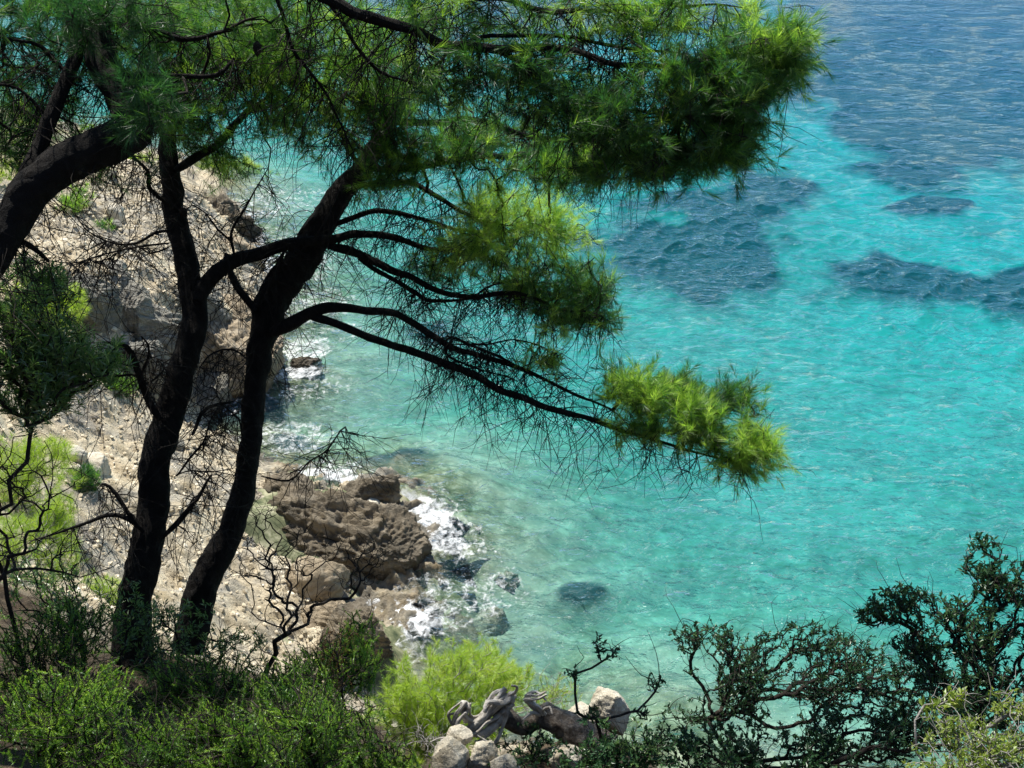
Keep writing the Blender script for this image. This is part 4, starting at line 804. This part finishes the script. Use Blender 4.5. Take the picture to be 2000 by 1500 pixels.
# narrow leaved tree at the left edge
shrub('narrow_leaved_shrub', 'narrow leaved dark green shrub hanging in from the left edge', 'shrub', root_below(-40, 1130, 6.0), [(60, 620, 6.4, 110, 80, 0.4, 210, 0.5), (140, 700, 6.4, 90, 60, 0.3, 190, 0.45), (50, 750, 6.3, 90, 80, 0.4, 180, 0.4), (60, 540, 6.6, 60, 40, 0.25, 60, 0.5), (-60, 680, 6.2, 80, 110, 0.4, 90, 0.5)], 440, 'narrow', 'olive', n_stem=3, r0=0.0022, bare=70, tn=13, ln=0.075, leafw=0.010, alpha=0.25, mult=1.45, rmax=0.014)
shrub('bare_branches', 'bare tangled branches crossing in front of the green bushes at left', 'dead shrub', root_below(-120, 1200, 5.8), [(60, 930, 6.0, 110, 90, 0.3, 60, 0), (30, 1050, 6.0, 120, 80, 0.3, 40, 0), (120, 1080, 6.2, 100, 60, 0.3, 30, 0)], 441, leaf=False, r0=0.0022, bare=60, alpha=0.2)
# bare dark shrub in front of the promontory
shrub('bare_shrub', 'leafless dark shrub silhouetted against the tan boulder', 'dead shrub', root_below(580, 1400, 6.9),
      [(490, 1120, 7.0, 70, 70, 0.25, 70, 0), (590, 1080, 7.1, 80, 60, 0.25, 80, 0), (720, 1110, 7.0, 60, 50, 0.2, 90, 0), (560, 1180, 7.0, 80, 50, 0.25, 60, 0), (520, 1010, 7.1, 40, 40, 0.15, 30, 0)], 450, leaf=False, r0=0.0019, n_stem=2, bare=140, alpha=0.15, wob=0.2)
# bright young pine on the spur
shrub('young_pine', 'bright yellow green young pine in full sun above the fallen trunk', 'pine tree', root_below(880, 1480, 10.2),
      [(880, 1350, 10.3, 130, 80, 0.7, 620, 0.6), (800, 1415, 9.9, 85, 75, 0.45, 360, 0.55), (940, 1300, 10.8, 70, 45, 0.4, 180, 0.65), (1000, 1330, 10.6, 50, 40, 0.3, 90, 0.6), (900, 1430, 9.8, 80, 40, 0.3, 160, 0.55)], 460, 'pine', 'brightpine', twig='greytwig', r0=0.0022, tn=60, ln=0.09, leafw=0.0032, bare=20)
shrub('small_shrub', 'small mixed green and dry shrub between the young pine and the tall pale boulder', 'shrub', root_below(1080, 1400, 10.4), [(1085, 1345, 10.6, 45, 28, 0.3, 90, 0.6), (1050, 1380, 10.4, 40, 25, 0.3, 60, 0.5)], 461, 'pine', 'brightpine', twig='greytwig', tn=34, ln=0.05, bare=60)
shrub('dry_brush', 'grey dry brush at the lower edge of the young pine', 'dead shrub', root_below(850, 1490, 9.2), [(850, 1440, 9.3, 50, 30, 0.25, 60, 0), (1020, 1385, 9.8, 60, 20, 0.2, 40, 0)], 462, leaf=False, twig='greytwig', bare=90, r0=0.002)
shrub('dark_shrub', 'small dark leafy shrub under the twisted dead branches', 'shrub', root_below(1030, 1490, 8.6), [(1020, 1455, 8.7, 70, 40, 0.25, 140, 0.5), (1000, 1490, 8.3, 50, 30, 0.2, 60, 0.5)], 463, 'lentisk', 'lentisk', tn=9, ln=0.03)
shrub('bare_sapling', 'nearly bare sapling with a few dark leaves before the tall pale boulder', 'sapling', root_below(1180, 1560, 5.6), [(1170, 1250, 6.0, 20, 20, 0.06, 8, 0.4), (1110, 1320, 6.0, 20, 20, 0.08, 9, 0.4), (1275, 1330, 6.0, 30, 14, 0.08, 14, 0.5), (1200, 1275, 6.0, 14, 12, 0.05, 6, 0.4), (1260, 1390, 5.9, 25, 14, 0.08, 7, 0.5), (1150, 1390, 5.9, 40, 30, 0.1, 16, 0.5)], 464, 'lentisk', 'lentisk', n_stem=1, r0=0.0024, tn=6, ln=0.035, alpha=0.15, bare=16, rmax=0.012)
# dark lentisk shrubs on the right
shrub('lentisk_shrub', 'wide dark lentisk shrub spread low across the bottom right water', 'shrub', root_below(1450, 1560, 6.4),
      [(1380, 1250, 6.7, 60, 40, 0.2, 120, 0.4), (1460, 1290, 6.7, 90, 50, 0.25, 190, 0.4), (1580, 1270, 6.7, 100, 50, 0.25, 200, 0.4), (1680, 1300, 6.6, 80, 50, 0.25, 150, 0.4), (1350, 1400, 6.6, 60, 20, 0.15, 45, 0.4), (1540, 1360, 6.5, 150, 50, 0.3, 220, 0.35), (1720, 1360, 6.4, 120, 60, 0.3, 260, 0.35), (1420, 1340, 6.6, 90, 40, 0.25, 120, 0.4)], 470, 'lentisk', 'lentisk', n_stem=2, r0=0.0020, tn=7, ln=0.030, leafw=0.012, alpha=0.22, bare=260, mult=1.25, rmax=0.015)
shrub('lentisk_shrub', 'tall dark lentisk shrub rising at the right edge', 'shrub', root_below(1960, 1560, 5.6),
      [(1920, 1060, 6.0, 22, 20, 0.1, 20, 0.5), (1920, 1110, 6.0, 40, 40, 0.15, 60, 0.45), (1970, 1160, 5.9, 60, 70, 0.2, 150, 0.4), (1880, 1220, 5.9, 80, 50, 0.25, 150, 0.4), (1790, 1180, 6.0, 80, 35, 0.2, 110, 0.45), (1720, 1200, 6.1, 50, 25, 0.15, 50, 0.45), (1960, 1290, 5.8, 70, 60, 0.25, 150, 0.35), (1860, 1310, 5.9, 80, 50, 0.25, 150, 0.4), (1790, 1260, 6.0, 70, 40, 0.2, 90, 0.4), (1950, 1370, 5.7, 90, 50, 0.25, 170, 0.35), (2060, 1150, 5.8, 70, 110, 0.2, 90, 0.4)], 471, 'lentisk', 'lentisk', n_stem=2, r0=0.0020, tn=7, ln=0.040, leafw=0.013, alpha=0.22, bare=200, mult=1.25, rmax=0.015)
shrub('lentisk_shrub', 'dense dark shrub at the bottom edge below the wide lentisk', 'shrub', root_below(1600, 1600, 5.2), [(1480, 1470, 5.6, 130, 50, 0.3, 260, 0.35), (1640, 1440, 5.7, 120, 60, 0.3, 260, 0.3), (1790, 1410, 5.7, 110, 60, 0.3, 260, 0.35), (1330, 1470, 5.8, 70, 40, 0.2, 90, 0.4)], 472, 'lentisk', 'lentisk', n_stem=4, tn=9, ln=0.034, bare=90)
shrub('leafy_shrub', 'dark broad leaved shrub at the bottom edge between the sapling and the lentisk', 'shrub', root_below(1220, 1590, 5.0), [(1200, 1460, 5.4, 70, 50, 0.2, 130, 0.5), (1270, 1470, 5.4, 60, 40, 0.2, 90, 0.5), (1140, 1490, 5.2, 50, 30, 0.2, 60, 0.45)], 473, 'lentisk', 'lentisk', tn=9, ln=0.036, bare=30)
shrub('sunlit_shrub', 'yellow green sunlit shrub in the bottom right corner', 'shrub', root_below(1930, 1600, 4.0), [(1930, 1455, 4.3, 95, 45, 0.25, 280, 0.6), (1990, 1400, 4.3, 35, 50, 0.2, 80, 0.75), (1860, 1490, 4.2, 80, 30, 0.2, 120, 0.6), (2060, 1450, 4.2, 60, 90, 0.2, 120, 0.6)], 474, 'lentisk', 'yellowleaf', twig='greytwig', tn=8, ln=0.026, leafw=0.010, bare=70, dirup=0.9)
shrub('pale_sapling', 'pale leaved twig standing above the sunlit shrub', 'sapling', root_below(1840, 1600, 4.6), [(1855, 1355, 4.8, 28, 14, 0.06, 12, 0.8), (1820, 1385, 4.8, 20, 14, 0.06, 5, 0.5)], 475, 'lentisk', 'yellowleaf', twig='greytwig', n_stem=1, tn=7, ln=0.05, leafw=0.02, bare=10)
# bushes further down the slope
slope_b = [(60, 600, 23.0, [(70, 600, 22.5, 95, 48, 1.0, 420, 0.6)], 'sunny_bush', 'sunny green bush behind the narrow leaved shrub', 'brightpine', 0.20),
           (30, 960, 13.5, [(40, 945, 13.4, 100, 85, 0.7, 620, 0.5), (95, 890, 14.0, 45, 35, 0.4, 150, 0.55)], 'sunny_bush', 'bright green pine bush behind the bare tangled branches', 'brightpine', 0.13),
           (30, 1100, 12.5, [(45, 1085, 12.4, 105, 75, 0.7, 560, 0.45), (115, 1010, 13.0, 35, 45, 0.3, 140, 0.4)], 'sunny_bush', 'bright green pine bush below the first one on the left slope', 'brightpine', 0.12),
           (200, 1160, 12.0, [(190, 1155, 12.0, 70, 32, 0.4, 260, 0.5)], 'sunny_bush', 'low sunny bush showing left of the first trunk base', 'brightpine', 0.10),
           (150, 950, 16.5, [(155, 935, 16.5, 38, 26, 0.4, 150, 0.3)], 'green_bush', 'small dark green bush below the pointed boulder', 'pine', 0.14),
           (150, 400, 32.0, [(152, 390, 32.0, 28, 38, 0.8, 100, 0.7), (120, 420, 32.0, 18, 14, 0.5, 20, 0.6)], 'green_bush', 'upright green bush on the far scree', 'pine', 0.24),
           (210, 450, 30.0, [(205, 445, 30.0, 14, 18, 0.4, 26, 0.6)], 'green_bush', 'little green bush below the upright bush on the far scree', 'pine', 0.22),
           (470, 350, 41.0, [(465, 335, 41.0, 75, 22, 1.4, 240, 0.85), (400, 330, 41.5, 30, 20, 0.8, 60, 0.8)], 'pine_bush', 'pale green pine bush on the far rock point', 'brightpine', 0.30),
           (280, 320, 42.0, [(270, 315, 42.0, 50, 20, 1.0, 100, 0.6)], 'pine_bush', 'green bush behind the thick leaning trunk', 'brightpine', 0.30),
           (30, 250, 40.0, [(40, 240, 40.0, 70, 40, 1.2, 160, 0.6), (0, 320, 36.0, 60, 40, 1.2, 120, 0.6)], 'pine_bush', 'green bush on the far slope at the left edge', 'brightpine', 0.3),
           (220, 750, 22.0, [(210, 755, 22.0, 50, 28, 0.5, 220, 0.5)], 'green_bush', 'green bush at the foot of the shaded cliff', 'pine', 0.16),
           (260, 780, 22.5, [(255, 772, 22.5, 15, 10, 0.2, 24, 0.6)], 'green_bush', 'tiny green bush on the edge of the inlet scree', 'pine', 0.14)]
for i, (u, v, t, bl, nm, lb, mt, ln) in enumerate(slope_b):
    bot = max(b[1] + 0.75 * b[4] for b in bl); tn_ = hit_t(u, bot); bl = [(*b[:2], tn_ + (b[2] - t) * 0.5 + 0.2, *b[3:]) for b in bl]; ln = ln * tn_ / t; t = tn_; v = bot
    shrub(nm, lb, 'shrub', root_below(u, v, t), bl, 500 + i, 'pine', mt, twig='greytwig', tn=34, ln=ln, leafw=0.004 if t < 20 else 0.010, r0=0.004 if t > 20 else 0.003, bare=10, seg=0.2, dirup=0.8)
dead_b = [(100, 440, 30.0, [(90, 430, 30.0, 50, 30, 0.8, 70, 0)], 'grey dead brush under the leaning trunk on the far scree'), (150, 800, 20.0, [(140, 800, 20.0, 60, 35, 0.6, 90, 0)], 'grey dead brush in the shade below the narrow leaved shrub'),
          (190, 1000, 15.5, [(200, 990, 15.5, 50, 40, 0.5, 110, 0), (150, 1040, 15.0, 40, 30, 0.4, 60, 0)], 'grey dead brush left of the first trunk'), (80, 1120, 11.0, [(85, 1060, 11.2, 45, 40, 0.3, 24, 0)], 'bleached dead sapling among the bright bushes')]
for i, (u, v, t, bl, lb) in enumerate(dead_b):
    bot = max(b[1] + 0.8 * b[4] for b in bl); tn_ = hit_t(u, bot); bl = [(*b[:2], tn_ + (b[2] - t) * 0.5 + 0.2, *b[3:]) for b in bl]; t = tn_; v = bot
    shrub('dead_brush', lb, 'dead shrub', root_below(u, v, t), bl, 550 + i, leaf=False, twig='greytwig', r0=0.0045, bare=120 if i < 3 else 20, seg=0.2, n_stem=4 if i < 3 else 1)

ur = np.random.default_rng(91)
up = np.column_stack([ur.uniform(-9, 6, 5200), ur.uniform(0.9, 9.0, 5200)]); uz = land_h(up)
keep = (uz > 8.5) & (fbm(np.column_stack([up * 1.3, uz]), 2, 7) + ur.random(len(up)) * 0.5 > 0.15)
up = up[keep]; uz = uz[keep]; h = ur.uniform(0.05, 0.16, len(up))
ud = norm(np.column_stack([ur.normal(0, 0.35, len(up)), ur.normal(0, 0.35, len(up)), np.ones(len(up))]))
V, F, tt = needle_tufts(np.column_stack([up, uz]) + ud * h[:, None], ud, np.clip(ur.normal(0.35, 0.2, len(up)), 0, 1), 46, 0.028, 0.005, ur, 0.13, (0.4, 1.2), 0.4)
obj('undergrowth', mesh_np('undergrowth', V, F, False, {'tint': tt}), M['heath'], kind='stuff', label='low green undergrowth on the brown cliff top soil', cat='undergrowth')

# fallen trunk with twisted silver branches on the spur
def wood(name, pts, t0, t1, hw, mat, parent, inv, sides=12, bark=0.12, seed=1):
    P, r = px_path(pts, t0, t1, hw); P, r = smooth_path(P, r, 0.03, 0.015, seed)
    return obj(name, tube_mesh(name, [(P - inv, r * (0.72 if mat == 'deadwood' else 1.0))], 20, bark, seed, True, 0.17 if mat == 'deadwood' else 0.07), M[mat], parent)
inv = PT(1160, 1450, 8.8)
dt = empty('fallen_trunk', inv, 'fallen grey pine trunk with twisted silver branches on the spur', 'dead tree')
wood('trunk', [(1190, 1470), (1150, 1445), (1100, 1415), (1060, 1395)], 8.7, 8.9, [34, 30, 26, 22], 'deadbark', dt, inv, 16, 0.18, 601)
wood('trunk', [(1060, 1400), (1020, 1420), (985, 1395), (960, 1370)], 8.95, 8.8, [17, 16, 18, 14], 'deadbark', dt, inv, 14, 0.15, 602)
for i, (pts, hw) in enumerate([
    ([(1000, 1355), (960, 1375), (945, 1400), (920, 1420), (900, 1430), (895, 1410), (912, 1390)], [7, 9, 9, 8, 7, 6, 4]), ([(990, 1365), (960, 1390), (930, 1410), (910, 1400), (905, 1375), (918, 1385)], [6, 8, 8, 7, 6, 4]),
    ([(985, 1395), (970, 1415), (940, 1432), (910, 1428), (890, 1415), (892, 1395), (910, 1372)], [7, 9, 9, 8, 7, 6, 4]), ([(1000, 1355), (985, 1372), (950, 1372), (945, 1390)], [9, 8, 6, 4]), ([(910, 1410), (905, 1385), (905, 1372), (915, 1378), (912, 1395)], [6, 7, 6, 6, 4]),
    ([(1060, 1395), (1050, 1380), (1025, 1368), (1050, 1365), (1068, 1358)], [6, 6, 5, 3, 2]), ([(1065, 1395), (1062, 1385), (1075, 1380), (1080, 1393)], [4, 4, 3, 2]), ([(1055, 1396), (1040, 1392), (1022, 1405)], [5, 4, 2]), ([(985, 1360), (1005, 1352), (1008, 1340), (998, 1338)], [5, 4, 3, 2]), ([(930, 1425), (890, 1440), (860, 1440), (840, 1448)], [4, 3, 2, 1])]):
    wood('branch', pts, 8.75, 8.6, hw, 'deadwood', dt, inv, 8, 0.25, 610 + i)
jr = np.random.default_rng(77)
for i, base in enumerate([[(1005, 1362), (965, 1382), (938, 1412), (905, 1425), (890, 1405), (900, 1380)], [(1000, 1372), (975, 1400), (945, 1422), (915, 1436), (895, 1428)], [(990, 1350), (968, 1362), (955, 1385), (930, 1400), (915, 1392), (908, 1375)], [(1055, 1390), (1035, 1378), (1030, 1360), (1045, 1352), (1060, 1358)], [(1000, 1380), (980, 1408), (955, 1436), (935, 1440)]]):
    for j in range(2):
        wood('branch', [(u + jr.normal(0, 7), v + jr.normal(0, 6)) for u, v in base], 8.8 - 0.05 * j, 8.62, [6, 5, 4.5, 4, 3, 2], 'deadwood', dt, inv, 8, 0.25, 640 + i * 2 + j)
